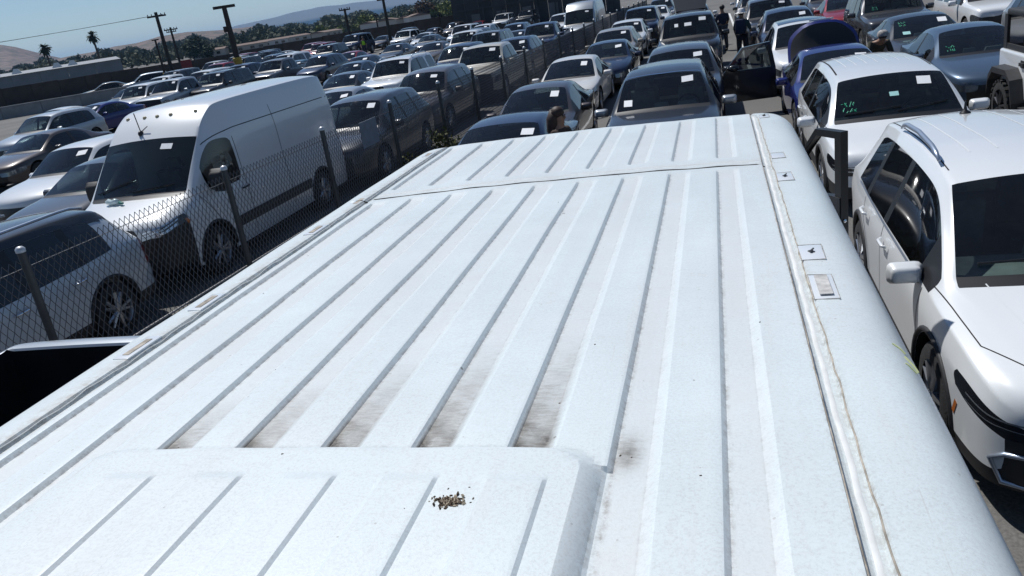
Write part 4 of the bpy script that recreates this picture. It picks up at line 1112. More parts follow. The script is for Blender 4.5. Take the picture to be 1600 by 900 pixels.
b = MB(); b.box((0, -.62, 1.58), (1.4, .03, .52), Matrix.Rotation(R(-18), 3, 'X')); b.build('windshield', G_WS, jr)
b = MB(); b.lathe([(-.12, .2), (-.12, .38), (-.06, .41), (.06, .41), (.12, .38), (.12, .2)], 24); o = b.build('spare_wheel', M_TYRE, jr, True); o.location = (0, 2.25, 1.15); o.rotation_euler = (0, 0, math.pi / 2)

# beyond the fence, nearest columns
_, putsv, dsv, prsv = car('suv', -8.32, 6.42, 'silver blue', 'silver blue suv with black roof standing right behind the fence', GL, at='centre', tagged=False, sc=(1, 1.03, .98))
wrap_roof(prsv, paint('black'), lambda c: c.z > 1.45)
for s in (1, -1):
    handle(putsv, dsv, s * .957, 2.42 - L2, .90, M_CHROME); handle(putsv, dsv, s * .957, 3.28 - L2, .92, M_CHROME)
    b = MB(); pts = [(s * (.62 - .02 * t), 2.15 - L2 + 1.85 * t, interp([(0, 1.665), (.12, 1.72), (.88, 1.71), (1, 1.655)], t)) for t in np.linspace(0, 1, 11)]; b.tube(pts, .018, 6); putsv('roof_rail', b.mesh('rl', True), M_ALU)
arch_lip(putsv, dsv, M_PLAST)
car('suv', -7.95, 17.1, 'dark grey', 'charcoal suv right behind the white high roof van', GL)
car('suv', -8.28, 22.9, 'taupe', 'dusty taupe suv behind the charcoal one beyond the fence', GL)
car('pickup', -8.05, 28.6, 'cream', 'cream pickup behind the dusty taupe suv beyond the fence', GL)
car('suv', -8.3, 34.5, 'navy', 'navy suv hidden behind the cream pickup', GL)
car('pickup', -8.6, 42.0, 'navy', 'navy pickup far along the column beyond the fence', GL)
car('van', -7.5, 48.5, 'silver', 'silver high roof van far along the fence', GL, sc=(1, 1, 1.0))
car('suv', -8.3, 55.5, 'silver', 'silver suv beyond the far silver van', GL)
car('sedan', -12.25, 13.7, 'dark grey', 'dark grey sedan left of the white van beyond the fence', GL, tagged=False, gws=glass('clear_windshield', (.42, .52, .52), .05, .02, .05))
car('suv', -14.75, 15.9, 'white', 'white crossover with plain bonnet left of the dark grey sedan', GL, sc=(1, 1, .93))
car('sedan', -11.3, 23.1, 'silver', 'silver sedan peeking out behind the white high roof van', GL)
_, putw, dw, _ = car('boxsuv', -12.2, 30.4, 'white', 'boxy white suv with roof rails beyond the fence, left of the taupe suv', GL, sc=(.97, .97, .96))
for s in (1, -1):
    b = MB(); pts = [(s * (.70 - .02 * t), 2.15 - L2 + 1.85 * t, interp([(0, 1.81), (.12, 1.87), (.88, 1.865), (1, 1.80)], t)) for t in np.linspace(0, 1, 11)]; b.tube(pts, .018, 6); putw('roof_rail', b.mesh('rl', True), M_ALU)
car('suv', -11.2, 35.8, 'navy', 'navy suv behind the boxy white suv beyond the fence', GL)
car('pickup', -14.2, 47.3, 'white', 'white pickup beside the grey suvs beyond the fence', GL)
car('boxsuv', -11.6, 42.4, 'grey', 'grey suv behind the navy one beyond the fence', GL)
car('sedan', -11.5, 48.6, 'brown', 'brown sedan behind the grey suv beyond the fence', GL)
car('suv', -12.9, 54.5, 'slate blue', 'slate blue suv behind the brown sedan', GL)
car('sedan', -14.6, 30.9, 'dark grey', 'dark grey sedan half hidden behind the white high roof van', GL)
car('sedan', -17.8, 38.8, 'slate blue', 'slate blue sedan beside the dark grey one past the white van', GL)
car('sedan', -17.0, 49.5, 'taupe', 'taupe sedan left of the white pickup', GL)
car('suv', -16.0, 55.5, 'grey', 'grey suv behind the taupe sedan', GL)
car('suv', -17.6, 63.5, 'white', 'white suv left of the far slate blue suv', GL)
car('suv', -10.9, 61.0, 'white', 'white suv furthest along beside the fence', GL)
car('sedan', -21.6, 22.0, 'brown', 'brown sedan at the left edge behind the white crossover', GL, tagged=False)
car('suv', -26.4, 27.3, 'silver', 'silver suv at the left edge behind the brown sedan', GL, tagged=False)
car('sedan', -29.6, 34.1, 'blue', 'bright blue sedan at the left, beyond the white crossover', GL, yaw=-8)
car('sedan', -32.4, 34.6, 'white', 'white sedan half hidden behind the bright blue sedan at the left', GL)
car('boxsuv', -31.2, 39.6, 'white', 'white suv farther back than the bright blue sedan at the left', GL)
car('pickup', -29.0, 39.4, 'silver', 'silver pickup beside the white suv near the low grey wall', GL)
car('boxsuv', -27.6, 41.6, 'black', 'black suv right of the silver pickup near the low grey wall', GL)
car('sedan', -37.0, 30.5, 'navy', 'navy sedan at the far left edge by the low grey wall', GL, tagged=False)
car('boxsuv', -31.4, 57.0, 'white', 'white suv above the roof of the white high roof van', GL)
car('sedan', -28.0, 52.0, 'teal', 'teal grey sedan left of the worker in a bright vest', GL)
car('sedan', -24.9, 54.2, 'red', 'red sedan right of the worker in a bright vest', GL)
car('sedan', -22.3, 56.5, 'dark grey', 'charcoal sedan right of the red sedan', GL)
car('sedan', -19.8, 44.5, 'dark grey', 'charcoal sedan in front of the red sedan', GL)
car('boxsuv', -30.2, 79.5, 'white', 'white suv beside the white coupe in the far open space', GL, tagged=False)
car('sedan', -26.6, 75.3, 'white', 'white coupe standing alone in the far open space', GL, tagged=False)
car('boxsuv', -36.5, 81.0, 'navy', 'big dark blue suv left of the far white suv', GL, sc=(1.1, 1.2, 1.2))
# far rows by the brown wall
ORD = ['first', 'second', 'third', 'fourth', 'fifth', 'sixth', 'seventh', 'eighth', 'ninth', 'tenth', 'eleventh', 'twelfth', 'thirteenth', 'fourteenth']
rnd = random.Random(12)
cols = ['black', 'dark grey', 'white', 'white', 'navy', 'grey', 'silver', 'red', 'taupe', 'slate blue', 'black', 'white', 'dark grey', 'beige', 'navy']
def farrow(xa, ya, xb, yb, n, phrase, group, skip=()):
    for k in range(n):
        if k in skip: continue
        t = k / (n - 1); c_ = cols[rnd.randrange(len(cols))]; kd = rnd.choice(['suv', 'sedan', 'boxsuv', 'pickup', 'sedan'])
        car(kd, xa + (xb - xa) * t + rnd.uniform(-.2, .2), ya + (yb - ya) * t + rnd.uniform(-.4, .4), c_, f'{c_} {kd.replace("box", "boxy ")}, {ORD[k]} from the left {phrase}', group, tagged=rnd.random() < .7)
farrow(-53, 86, -20, 92, 13, 'in the far row along the brown wall', 'far row along the brown wall')
farrow(-50, 76, -39.5, 79, 5, 'in the row before the far wall row', 'row before the far wall row')
farrow(-47, 66.5, -33.5, 68, 6, 'in the row above the white van roof', 'row seen above the white van roof')
farrow(-42, 58, -34.2, 58.5, 3, 'beside the far white suv left of the worker', 'row left of the worker')
farrow(-23, 66, -20, 66.5, 2, 'in front of the white coupe', 'pair in front of the coupe')
farrow(-40.0, 46.5, -24.2, 47.5, 7, 'in the row just past the black suv', 'row past the black suv', skip=(0,))
# cars on the road behind the low wall
for (x, y, c_, kd, lb) in [(-56.5, 67.6, 'black', 'sedan', 'black sedan driving on the road behind the low grey wall'), (-53.4, 69.5, 'silver', 'suv', 'silver car on the road behind the low grey wall'), (-53.5, 75.0, 'navy', 'sedan', 'navy sedan by the red patch before the brown wall'), (-50.0, 77.0, 'dark grey', 'sedan', 'dark grey sedan right of the navy one before the brown wall'), (-46.3, 78.6, 'white', 'suv', 'white suv at the foot of the tall light pole')]:
    car(kd, x, y, c_, lb, 'cars on the road before the brown wall', yaw=-55, at='centre', tagged=False)

# ------------------------------------------------------------------ chain link fence
M_GALV = mat('galvanised_steel', (.075, .08, .085), .5, metal=.5, var=.2)
M_WIRE = mat('fence_wire', (.16, .16, .165), .55, metal=.4)
FX0, FK = -6.05, .024
fence = empty('chain_link_fence', (0, 0, 0)); tag(fence, 'grey chain link fence running along the left of the row', 'fence')
def fx(y): return FX0 + FK * y
posts = [2.7, 5.39, 8.45, 11.0, 13.6, 16.2, 18.6, 21.2, 23.8, 26.4, 29.0, 31.6, 34.2, 36.8, 39.4, 42.0, 44.6, 47.2, 49.8, 52.4, 55.0, 57.6, 60.2]
pb = MB(); pb.lathe([(0, .037), (1.86, .037)], 12, 'z'); pme = pb.mesh('post', True, 40)
cb = MB(); cb.lathe([(0, .042), (.03, .042), (.05, .025), (.055, .001)], 12, 'z'); cme = cb.mesh('cap', True, 40)
for y in posts:
    p = mesh_obj('post', pme, M_GALV, fence, (fx(y) + .05, y, 0)); mesh_obj('cap', cme, mat('post_cap', (.55, .56, .57), .4, metal=.5), p, (0, 0, 1.85))
b = MB(); b.tube([(fx(y), y, .62) for y in (2.7, 20, 40, 60.2)], .012, 6); b.build('rail', mat('rail', (.30, .29, .28), .6, metal=.3), fence)
b = MB(); b.tube([(fx(y), y, 1.70) for y in (2.7, 20, 40, 60.2)], .004, 5); b.build('tension_wire', M_WIRE, fence)
def mesh_wires(y0, y1, pitch, rad, z0, z1):
    dz = pitch * .82; nz = int((z1 - z0) / dz); k = 0; V = []; F = []
    n = int((y1 - y0) / (pitch / 2))
    zz = z0 + np.arange(nz + 1) * dz
    for k in range(n):
        ya = y0 + k * pitch / 2
        yy = ya + (np.arange(nz + 1) % 2) * (pitch / 2) * (1 if k % 2 == 0 else 1)
        if k % 2: yy = ya + ((np.arange(nz + 1) + 1) % 2) * (pitch / 2) - 0
        xx = FX0 + FK * yy + ((np.arange(nz + 1) % 2) - .5) * rad * 1.2
        b0 = len(V) * (nz + 1) * 3
        ring = []
        for a in (0, 2.094, 4.189):
            ring.append(np.stack([xx + rad * math.cos(a), yy + rad * math.sin(a), zz], -1))
        V.append(np.stack(ring, 1).reshape(-1, 3))
        for i in range(nz):
            for c in range(3):
                c2 = (c + 1) % 3; F.append((b0 + i * 3 + c, b0 + i * 3 + c2, b0 + i * 3 + 3 + c2, b0 + i * 3 + 3 + c))
    return np.concatenate(V), F
for (y0, y1, pt, rd) in ((2.7, 13, .076, .0042), (13, 24, .076, .0055), (24, 60.2, .115, .0085)):
    v, f = mesh_wires(y0, y1, pt, rd, .04, 1.80)
    me = bpy.data.meshes.new('wire_mesh'); me.from_pydata(v.tolist(), [], f); me.update()
    tag(mesh_obj('wire_mesh', me, M_WIRE, fence), kind='stuff')
pan = MB(); pan.box((fx(12.5) + .06, 12.55, 1.52), (.012, .66, .42), Matrix.Rotation(-FK, 3, 'Z'))
o = pan.build('blank_sign', mat('grey_sheet', (.16, .19, .23), .5, var=.15)); tag(o, 'plain blue grey sheet hung on the chain link fence', 'sign')

# weeds at the fence
def leafcloud(n, rx, ry, rz, size, seed, zbase=0, power=.5, clumps=0, long=1.8):
    rr = np.random.default_rng(seed); V = []; F = []
    cl = None
    if clumps:
        cl = rr.normal(size=(clumps, 3)); cl /= np.linalg.norm(cl, axis=1)[:, None]; cl *= rr.uniform(.25, .95, (clumps, 1)); cr = rr.uniform(.16, .36, clumps)
    for k in range(n):
        if clumps:
            c = rr.integers(clumps); p = cl[c] + rr.normal(size=3) * cr[c] * .6
        else:
            p = rr.normal(size=3); p /= np.linalg.norm(p); p *= rr.uniform(0, 1) ** power
        p = p * (rx, ry, rz) + (0, 0, zbase)
        a = rr.normal(size=3); a /= np.linalg.norm(a); b_ = np.cross(a, rr.normal(size=3)); b_ /= np.linalg.norm(b_)
        s = size * rr.uniform(.6, 1.4)
        V += [p - a * s * long / 2, p + b_ * s * .5, p + a * s * long / 2, p - b_ * s * .5]; F.append((4 * k, 4 * k + 1, 4 * k + 2, 4 * k + 3))
    return pydata('leaves', V, F)
def leaf_mat(name, c1, c2, scale=1.5):
    m = bpy.data.materials.new(name); m.use_nodes = True; nt = m.node_tree; N = nt.nodes; Lk = nt.links; b = N['Principled BSDF']
    tc = N.new('ShaderNodeTexCoord'); nz = N.new('ShaderNodeTexNoise'); nz.inputs['Scale'].default_value = scale; nz.inputs['Detail'].default_value = 5
    Lk.new(tc.outputs['Object'], nz.inputs['Vector']); rp = N.new('ShaderNodeValToRGB'); rp.color_ramp.elements[0].position = .38; rp.color_ramp.elements[1].position = .62
    rp.color_ramp.elements[0].color = (*c1, 1); rp.color_ramp.elements[1].color = (*c2, 1); Lk.new(nz.outputs[0], rp.inputs[0]); Lk.new(rp.outputs[0], b.inputs['Base Color'])
    b.inputs['Roughness'].default_value = .75; b.inputs['Specular IOR Level'].default_value = .2
    return m
LM = {'pine': leaf_mat('pine_leaf', (.018, .032, .016), (.035, .055, .025)), 'round': leaf_mat('olive_leaf', (.035, .05, .03), (.075, .09, .05)), 'green': leaf_mat('green_leaf', (.08, .11, .03), (.20, .22, .07)), 'brown': leaf_mat('dry_leaf', (.07, .05, .035), (.14, .09, .06)), 'weed': leaf_mat('weed_leaf', (.05, .06, .02), (.15, .15, .06), 6)}
M_BARK = mat('bark', (.09, .07, .055), .9, var=.3, vscale=8)
for i, (y, h_, n, lb) in enumerate([(15.4, 1.25, 520, 'tall dry green weed at the fence behind the navy sedan'), (13.9, .95, 420, 'smaller weed clump at the fence beside the blank sheet'), (16.3, .7, 260, 'low weed at the fence post nearest the brown sedan')]):
    wd = empty('weed', (fx(y) + .28, y, 0)); tag(wd, lb, 'weed', 'weeds along the fence')
    mesh_obj('leaves', leafcloud(n, .30, .45, h_ * .5, .05, 40 + i, h_ * .52, .5, 14), LM['weed'], wd)
    b = MB(); rr = random.Random(i)
    for k in range(9): b.tube([(rr.uniform(-.05, .05), rr.uniform(-.1, .1), 0), (rr.uniform(-.2, .2), rr.uniform(-.35, .35), h_ * rr.uniform(.6, 1))], .006, 4)
    b.build('stem', M_BARK, wd)

# ------------------------------------------------------------------ walls, road, buildings in the distance
M_CONC = mat('grey_concrete', (.23, .24, .25), .85, var=.2, vscale=1.2)
M_BROWN = mat('brown_block', (.060, .045, .038), .9, var=.25, vscale=.8)
M_BROWN2 = mat('brown_block_b', (.050, .039, .034), .9, var=.25, vscale=.8)
def wall_line(root, pts, seg, h, th, name, mats, gap=.06, jitter=0.0, cap=None, rnd_=random.Random(4)):
    tot = 0
    for (a, b_) in zip(pts, pts[1:]):
        a = Vector(a); b_ = Vector(b_); L_ = (b_ - a).to_2d().length; n = max(1, round(L_ / seg)); d = (b_ - a) / n; ang = math.atan2(d.y, d.x)
        for k in range(n):
            c = a + d * (k + .5); hh = h + (a.z + (b_.z - a.z) * (k + .5) / n) + rnd_.uniform(-jitter, jitter)
            bb = MB(); bb.box((0, 0, hh / 2), (d.to_2d().length - gap, th, hh)); 
            if cap: bb.box((0, 0, hh + .05), (d.to_2d().length - gap * .5, th * 1.25, .1))
            o = bb.build(name, mats[(tot + k) % len(mats)], root); o.location = (c.x, c.y, 0); o.rotation_euler = (0, 0, ang)
        tot += n
kw = empty('concrete_barrier', (-50, 60, 0)); tag(kw, 'low grey concrete barrier wall at the left in front of the road', 'wall')
def rel(pts, o): return [(x - o[0], y - o[1], z) for x, y, z in pts]
wall_line(kw, rel([(-84, 39.5, 0), (-58.2, 56.5, 0), (-45.3, 65.1, 0), (-38, 71, 0), (-30, 77, 0)][:4], (-50, 60)), 3.0, .92, .28, 'barrier_segment', [M_CONC], .03, cap=True)
bw = empty('brown_wall', (-60, 95, 0)); tag(bw, 'long dark brown block wall closing the lot at the back', 'wall')
wall_line(bw, rel([(-105, 52, 2.4), (-86, 71.7, 2.3), (-82, 80.6, 2.1), (-76.4, 92.6, 1.9), (-68.5, 105.3, 1.6), (-61.9, 107.1, 1.95), (-45.1, 104.5, 2.25), (-30, 102.3, 2.35)], (-60, 95)), 3.6, .05, .25, 'wall_panel', [M_BROWN, M_BROWN2], .05, .04)
rd = MB(); rd.add([(-110, 38, .006), (-66, 68, .006), (-48, 78, .006), (-40, 84, .006), (-46, 92, .006), (-62, 90, .006), (-72, 80, .006), (-100, 50, .006)], [(0, 1, 2, 3, 4, 5, 6, 7)])
tag(rd.build('road', mat('road_asphalt', (.075, .075, .075), .9, var=.2, vscale=.3)), 'road behind the low concrete barrier', kind='structure')
# grey shed with white roof vents
sh_ = empty('grey_shed', (-105, 112, 0)); tag(sh_, 'long grey warehouse with small white roof vents behind the brown wall', 'warehouse')
ang = math.atan2(116.1 - 105.5, -95 + 106.6)
sh_.rotation_euler = (0, 0, ang); sh_.location = (-100.8, 110.8, 0)
for k in range(20):
    bb = MB(); bb.box((0, 0, 1.72), (3.96, .3, 3.44)); o = bb.build('wall_panel', mat('shed_grey', (.17, .19, .21), .7, var=.12, vscale=.5), sh_); o.location = (9.5 - 4 * (k + .5) + 0, 0, 0)
bb = MB(); bb.add([(9.5, -.4, 3.42), (-70.5, -.4, 3.42), (-70.5, 9, 3.9), (9.5, 9, 3.9), (9.5, 18, 3.42), (-70.5, 18, 3.42)], [(0, 3, 2, 1), (3, 4, 5, 2)]); bb.build('roof', mat('shed_roof', (.20, .215, .235), .6, var=.1), sh_)
bb = MB(); bb.add([(9.5, 0, 0), (9.5, 18, 0), (9.5, 18, 3.4), (9.5, 9, 3.88), (9.5, 0, 3.4)], [(0, 1, 2, 3, 4)]); bb.build('gable_wall', mat('shed_grey', (.17, .19, .21)), sh_)
for x in (2.5, 0.2, -5.6, -8.6, -12.4, -19):
    bb = MB(); bb.box((x, 3, 3.95), (1.5, 1.2, .75), None, .4); bb.build('roof_vent', mat('vent_white', (.75, .74, .70), .6), sh_)
# dark structure at the top
ds = empty('dark_steel_building', (-24, 99, 0)); tag(ds, 'dark steel building with slatted front behind the far rows', 'building')
M_DK = mat('dark_siding', (.022, .026, .032), .6, var=.3, vscale=.6); M_DK2 = mat('dark_siding_b', (.034, .038, .045), .6, var=.3, vscale=.6)
for k in range(12):
    bb = MB(); bb.box((-6 + 1.7 * k, 0, 3.3), (1.62, .3, 6.6)); bb.build('wall_panel', (M_DK, M_DK2)[k % 2], ds)
for k in range(9):
    bb = MB(); bb.box((-5 + 2.2 * k, -.5, 1.3), (.12, .12, 2.6)); bb.build('column', M_DK2, ds)
for z in (2.7, 3.5, 4.6):
    bb = MB(); bb.box((3.3, -.5, z), (19, .16, .14)); bb.build('beam', M_DK2, ds)
for k in range(5):
    bb = MB(); bb.box((-3.9 + 3.2 * k, -.22, 1.05), (1.1, .1, 2.1)); bb.build('roller_door', mat('pale_door', (.11, .12, .13), .6), ds)
bb = MB(); bb.box((3.3, 6, 6.7), (20.6, 13, .25)); bb.build('roof', M_DK, ds)

# poles
M_POLE = mat('dark_wood_pole', (.035, .030, .026), .85, var=.3)
M_YEL = mat('yellow_sleeve', (.42, .30, .03), .6, var=.3)
def pole(name, x, y, top, rad, arms, label, group=None, yellow=0, cat='utility pole'):
    e = empty(name, (x, y, 0)); tag(e, label, cat, group)
    b = MB(); b.tube([(0, 0, 0), (0, 0, top)], [rad * 1.15, rad * .8], 10); b.build('pole_shaft', M_POLE, e, True, 50)
    for (z, w, th) in arms:
        b = MB(); b.box((0, 0, z), (w * .82, w * .57 * .0 + th, th)); o = b.build('crossarm', M_POLE, e); o.rotation_euler = (0, 0, R(25))
        b = MB()
        for t in (-.45, -.25, .25, .45): b.tube([(t * w * .82, 0, z + th / 2), (t * w * .82, 0, z + th / 2 + .18)], .05, 6)
        if name == 'utility_pole': o2 = b.build('insulator', M_POLE, e); o2.rotation_euler = (0, 0, R(25))
    if yellow: b = MB(); b.lathe([(0, rad * 1.6), (yellow, rad * 1.5), (yellow + .05, rad)], 10, 'z'); b.build('yellow_sleeve', M_YEL, e)
    return e
UP = 'utility poles beyond the lot'
pole('utility_pole', -55.8, 77.0, 7.3, .20, [(6.9, 2.3, .16)], 'tall leaning wooden utility pole with crossarm, left of the dark pines', UP)
pole('utility_pole', -72.3, 102, 6.4, .17, [(6.1, 2.2, .15), (5.8, 1.6, .12)], 'thinner utility pole with double crossarm just right of the tall one', UP)
pole('light_pole', -46.3, 62.8, 4.45, .10, [(4.4, .7, .1)], 'short thin light pole with yellow base behind the low wall', None, 1.6, 'light pole')
e = pole('light_pole', -38.0, 61.2, 6.0, .24, [(6.0, 2.1, .22)], 'thick dark T-shaped light pole with yellow base', None, 2.0, 'light pole')
b = MB(); b.box((-.25, -.1, 4.3), (.3, .3, .45)); b.build('junction_box', M_POLE, e)
pole('utility_pole', -39.2, 86.6, 4.9, .16, [(4.75, 1.5, .14)], 'utility pole left of centre by the brown wall', UP)
pole('utility_pole', -35.2, 88.3, 5.6, .18, [(5.2, 1.7, .15)], 'utility pole cut by the top edge by the brown wall', UP)
pole('utility_pole', -49.5, 120, 3.9, .12, [(3.8, .9, .1)], 'small far pole between the two central poles', UP)
for k, (z, dx) in enumerate([(7.0, -.8), (7.0, .8)]):
    b = MB(); P = []
    for t in np.linspace(0, 1, 22):
        P.append((-55.8 + dx + (-62) * t, 77 - 42 * t, z + 1.3 * t - 4.2 * t * (1 - t)))
    b.tube(P, .025, 4); tag(b.build('power_line', mat('cable', (.05, .055, .06), .7)), ['lower power line sagging left from the tall pole', 'upper power line sagging left from the tall pole'][k], 'power line', 'power lines')
sg_ = empty('red_board', (-55.6, 79.5, 0)); tag(sg_, 'faded red board in front of the brown wall', 'sign'); b = MB(); b.box((0, 0, 1.75), (1.3, .08, .9)); b.build('board', mat('faded_red', (.22, .03, .03), .7), sg_); b = MB(); b.tube([(0, .08, 0), (0, .08, 1.4)], .05, 6); b.build('post', M_POLE, sg_)

# palms
M_FROND = LM['pine']
def palm(x, y, top, label, seed):
    e = empty('palm_tree', (x, y, 0)); tag(e, label, 'palm tree', 'palm trees behind the warehouse')
    b = MB(); b.tube([(0, 0, 0), (.1, 0, top * .5), (0, 0, top)], [.28, .2, .17], 8); b.build('trunk', M_BARK, e, True)
    rr = random.Random(seed); V = []; F = []
    for k in range(46):
        a = rr.uniform(0, 6.28); el = rr.uniform(-.9, 1.2); L_ = rr.uniform(1.1, 1.6)
        P = []
        for t in (0, .35, .7, 1): P.append(Vector((math.cos(a) * math.cos(el) * L_ * t, math.sin(a) * math.cos(el) * L_ * t, math.sin(el) * L_ * t - .55 * t * t)))
        s = Vector((-math.sin(a), math.cos(a), 0))
        n = len(V)
        for p, w in zip(P, (.05, .22, .26, .03)): V += [p - s * w, p + s * w + Vector((0, 0, -.05))]
        F += [(n, n + 1, n + 3, n + 2), (n + 2, n + 3, n + 5, n + 4), (n + 4, n + 5, n + 7, n + 6)]
    o = mesh_obj('crown', pydata('fronds', V, F), M_FROND, e, (0, 0, top))
palm(-121.8, 132.6, 7.4, 'left palm of the two behind the warehouse', 1)
palm(-115.3, 138.2, 8.4, 'right palm of the two behind the warehouse', 2)

# trees
TREES = [(-84.8, 123.7, 4.1, 1.5, 'pine'), (-86.3, 128.7, 4.7, 1.8, 'pine'), (-82.8, 125.1, 3.5, 1.3, 'pine'), (-86.7, 134.5, 2.7, 1.0, 'pine'), (-90.6, 143.9, 2.9, 1.4, 'pine'), (-98.2, 162.6, 5.0, 1.3, 'round'), (-93.6, 159.6, 4.3, 1.3, 'round'), (-90.0, 155.9, 3.1, 1.1, 'pine'), (-97.8, 174.5, 4.1, 1.9, 'round'), (-99.4, 185.0, 3.8, 1.8, 'round'), (-86.8, 169.0, 4.3, 2.1, 'round'), (-79.2, 161.6, 4.3, 2.3, 'green'), (-74.9, 158.2, 3.1, 1.8, 'green'), (-82.8, 182.1, 2.9, 1.7, 'round'), (-76.0, 174.1, 3.9, 2.1, 'green'), (-70.2, 165.7, 4.8, 2.0, 'green'), (-72.1, 175.8, 3.5, 1.8, 'round'), (-61.6, 158.4, 3.4, 2.0, 'green'), (-62.5, 168.8, 3.9, 1.8, 'round'), (-50.2, 141.4, 4.8, 1.9, 'brown'), (-48.4, 142.0, 4.9, 1.9, 'brown'), (-46.8, 142.5, 4.4, 1.7, 'green'), (-43.3, 138.4, 4.5, 1.6, 'green'), (-134.2, 174.3, 4.2, 3.0, 'round'), (-149.5, 187.8, 4.6, 2.7, 'round'), (-165.8, 200.2, 4.7, 3.1, 'round'), (-182.3, 212.5, 6.3, 2.6, 'round'), (-125.4, 168.4, 3.9, 2.5, 'round'), (-117.3, 162.0, 2.9, 1.8, 'round')]
CROWN = {k: [leafcloud(620, 1, 1, 1, .17, 70 + 7 * j + i * 31, 0, .5, 16) for j in range(3)] for i, k in enumerate(('pine', 'round', 'green', 'brown'))}
tb = MB(); tb.tube([(0, 0, 0), (.02, 0, .5), (0, .02, 1)], [.10, .07, .04], 7)
for k in range(4): tb.tube([(0, 0, .55 + .08 * k), (.35 * math.cos(k * 1.7), .35 * math.sin(k * 1.7), .85 + .08 * k)], [.045, .02], 5)
tme = tb.mesh('trunk', True)
adj = {'pine': 'dark dense', 'round': 'olive', 'green': 'bright green', 'brown': 'dry reddish'}
cnt = {}
order = sorted(range(len(TREES)), key=lambda i: TREES[i][0] / TREES[i][1])
for i in order:
    x, y, zt, rad, k = TREES[i]; s = 1.7
    x *= s; y *= s; zt = 3.27 + (zt - 3.27) * s; rad *= s * 1.15
    zt = max(zt, 2.6)
    cnt[k] = cnt.get(k, 0) + 1
    e = empty('tree', (x, y, 0)); tag(e, f'{adj[k]} tree beyond the brown wall, {ORD[cnt[k] - 1] if cnt[k] <= 14 else "last"} of its kind from the left', 'tree', adj[k] + ' trees beyond the wall')
    hz = max(zt * .55, rad * .8)
    o = mesh_obj('crown', CROWN[k][i % 3], LM[k], e, (0, 0, max(zt - hz * .95, .3))); o.scale = (rad, rad, hz); o.rotation_euler = (0, 0, i * 1.3)
    o = mesh_obj('trunk', tme, M_BARK, e); o.scale = (rad * .7, rad * .7, zt * .7)
# far wooded strip: reads as one mass
rr = np.random.default_rng(5); V = []; F = []
for k in range(24000):
    px = rr.uniform(-1.15, -.20); dist = rr.uniform(300, 900); a = math.atan(px)
    x = math.sin(a) * dist; y = math.cos(a) * dist
    lump = .5 + .5 * math.sin(px * 90) * math.sin(px * 37 + 1) ; hmax = (.0165 * dist) * (.5 + .6 * lump)
    z = rr.uniform(0, 1) ** .8 * hmax
    c = np.array([x, y, z]); u = rr.normal(size=3); u /= np.linalg.norm(u); w = np.cross(u, rr.normal(size=3)); w /= np.linalg.norm(w); s = rr.uniform(.8, 1.9) * dist / 500
    n = len(V); V += [c - u * s, c + w * s * .7, c + u * s, c - w * s * .7]; F.append((n, n + 1, n + 2, n + 3))
tag(mesh_obj('far_woods', pydata('far_woods', V, F), leaf_mat('far_leaf', (.035, .05, .03), (.09, .095, .055), .02)), 'distant belt of trees below the hills', 'trees', kind='stuff')
# houses among the trees
HS = [(-112.9, 200.4, 2.3, 9), (-113.3, 211.6, 1.8, 12), (-95.8, 198.0, 2.1, 8), (-89.0, 212.1, 3.0, 6), (-73.9, 185.8, 3.2, 5), (-66.2, 178.1, 3.1, 8), (-62.5, 174.1, 3.2, 7), (-107.7, 180.3, 2.0, 10), (-115.3, 175.5, 1.7, 9)]
hc = [(.50, .47, .42), (.42, .38, .33), (.55, .53, .50)]
for i, (x, y, zt, w) in enumerate(sorted(HS, key=lambda q: q[0] / q[1])):
    s = 1.25; zt = max(2.4, 3.27 + (zt - 3.27) * s)
    e = empty('house', (x * s, y * s, 0), R(20 + 13 * i)); tag(e, f'small pale house among the far trees, {ORD[i]} from the left', 'house', 'houses among the far trees')
    b = MB(); b.box((0, 0, zt * .4), (w, 6, zt * .8)); b.build('wall', mat(f'stucco_{i % 3}', hc[i % 3], .9), e)
    b = MB(); b.add([(-w / 2 - .3, -3.3, zt * .8), (w / 2 + .3, -3.3, zt * .8), (w / 2 + .3, 3.3, zt * .8), (-w / 2 - .3, 3.3, zt * .8), (-w / 2 - .3, 0, zt), (w / 2 + .3, 0, zt)], [(0, 1, 5, 4), (2, 3, 4, 5), (0, 4, 3), (1, 2, 5)]); b.build('roof', mat('tile_roof', (.17, .12, .10), .9), e)
    for q in (-.3, .05, .3):
        b = MB(); b.box((q * w, -3.02, zt * .42), (w * .12, .08, zt * .3)); b.build('window', M_LIGHTB, e)

# ------------------------------------------------------------------ hills
def ridge(name, pts, r0, r1, m, label, seed, rough=.1):
    rr = random.Random(seed); pts = [Vector(p) for p in pts]; n = 90; V = []; F = []
    rows = (r0, .80, .88, .94, 1.0, 1.08, r1); hs = (0, .28, .58, .85, 1.0, .7, 0)
    import mathutils
    for i in range(n + 1):
        t = i / n * (len(pts) - 1); k = min(int(t), len(pts) - 2); p = pts[k].lerp(pts[k + 1], t - k)
        for q, h_ in zip(rows, hs):
            nz = mathutils.noise.fractal(Vector((p.x * .004 * (1000 / p.length) * 2 + seed, q * 9, 0)), 1, 2, 5)
            V.append((p.x * q, p.y * q, max(0, p.z * h_ * (1 + rough * nz)) - .3))
    for i in range(n):
        for j in range(6): F.append((i * 7 + j, (i + 1) * 7 + j, (i + 1) * 7 + j + 1, i * 7 + j + 1))
    tag(mesh_obj(name, pydata(name, V, F, True), m), label, kind='structure')
M_HILL = leaf_mat('dry_hill', (.045, .042, .032), (.17, .115, .10), .09); M_HILL2 = leaf_mat('dry_hill_b', (.04, .042, .028), (.16, .10, .08), .10); M_MTN = mat('far_mountain', (.09, .085, .08), .95)
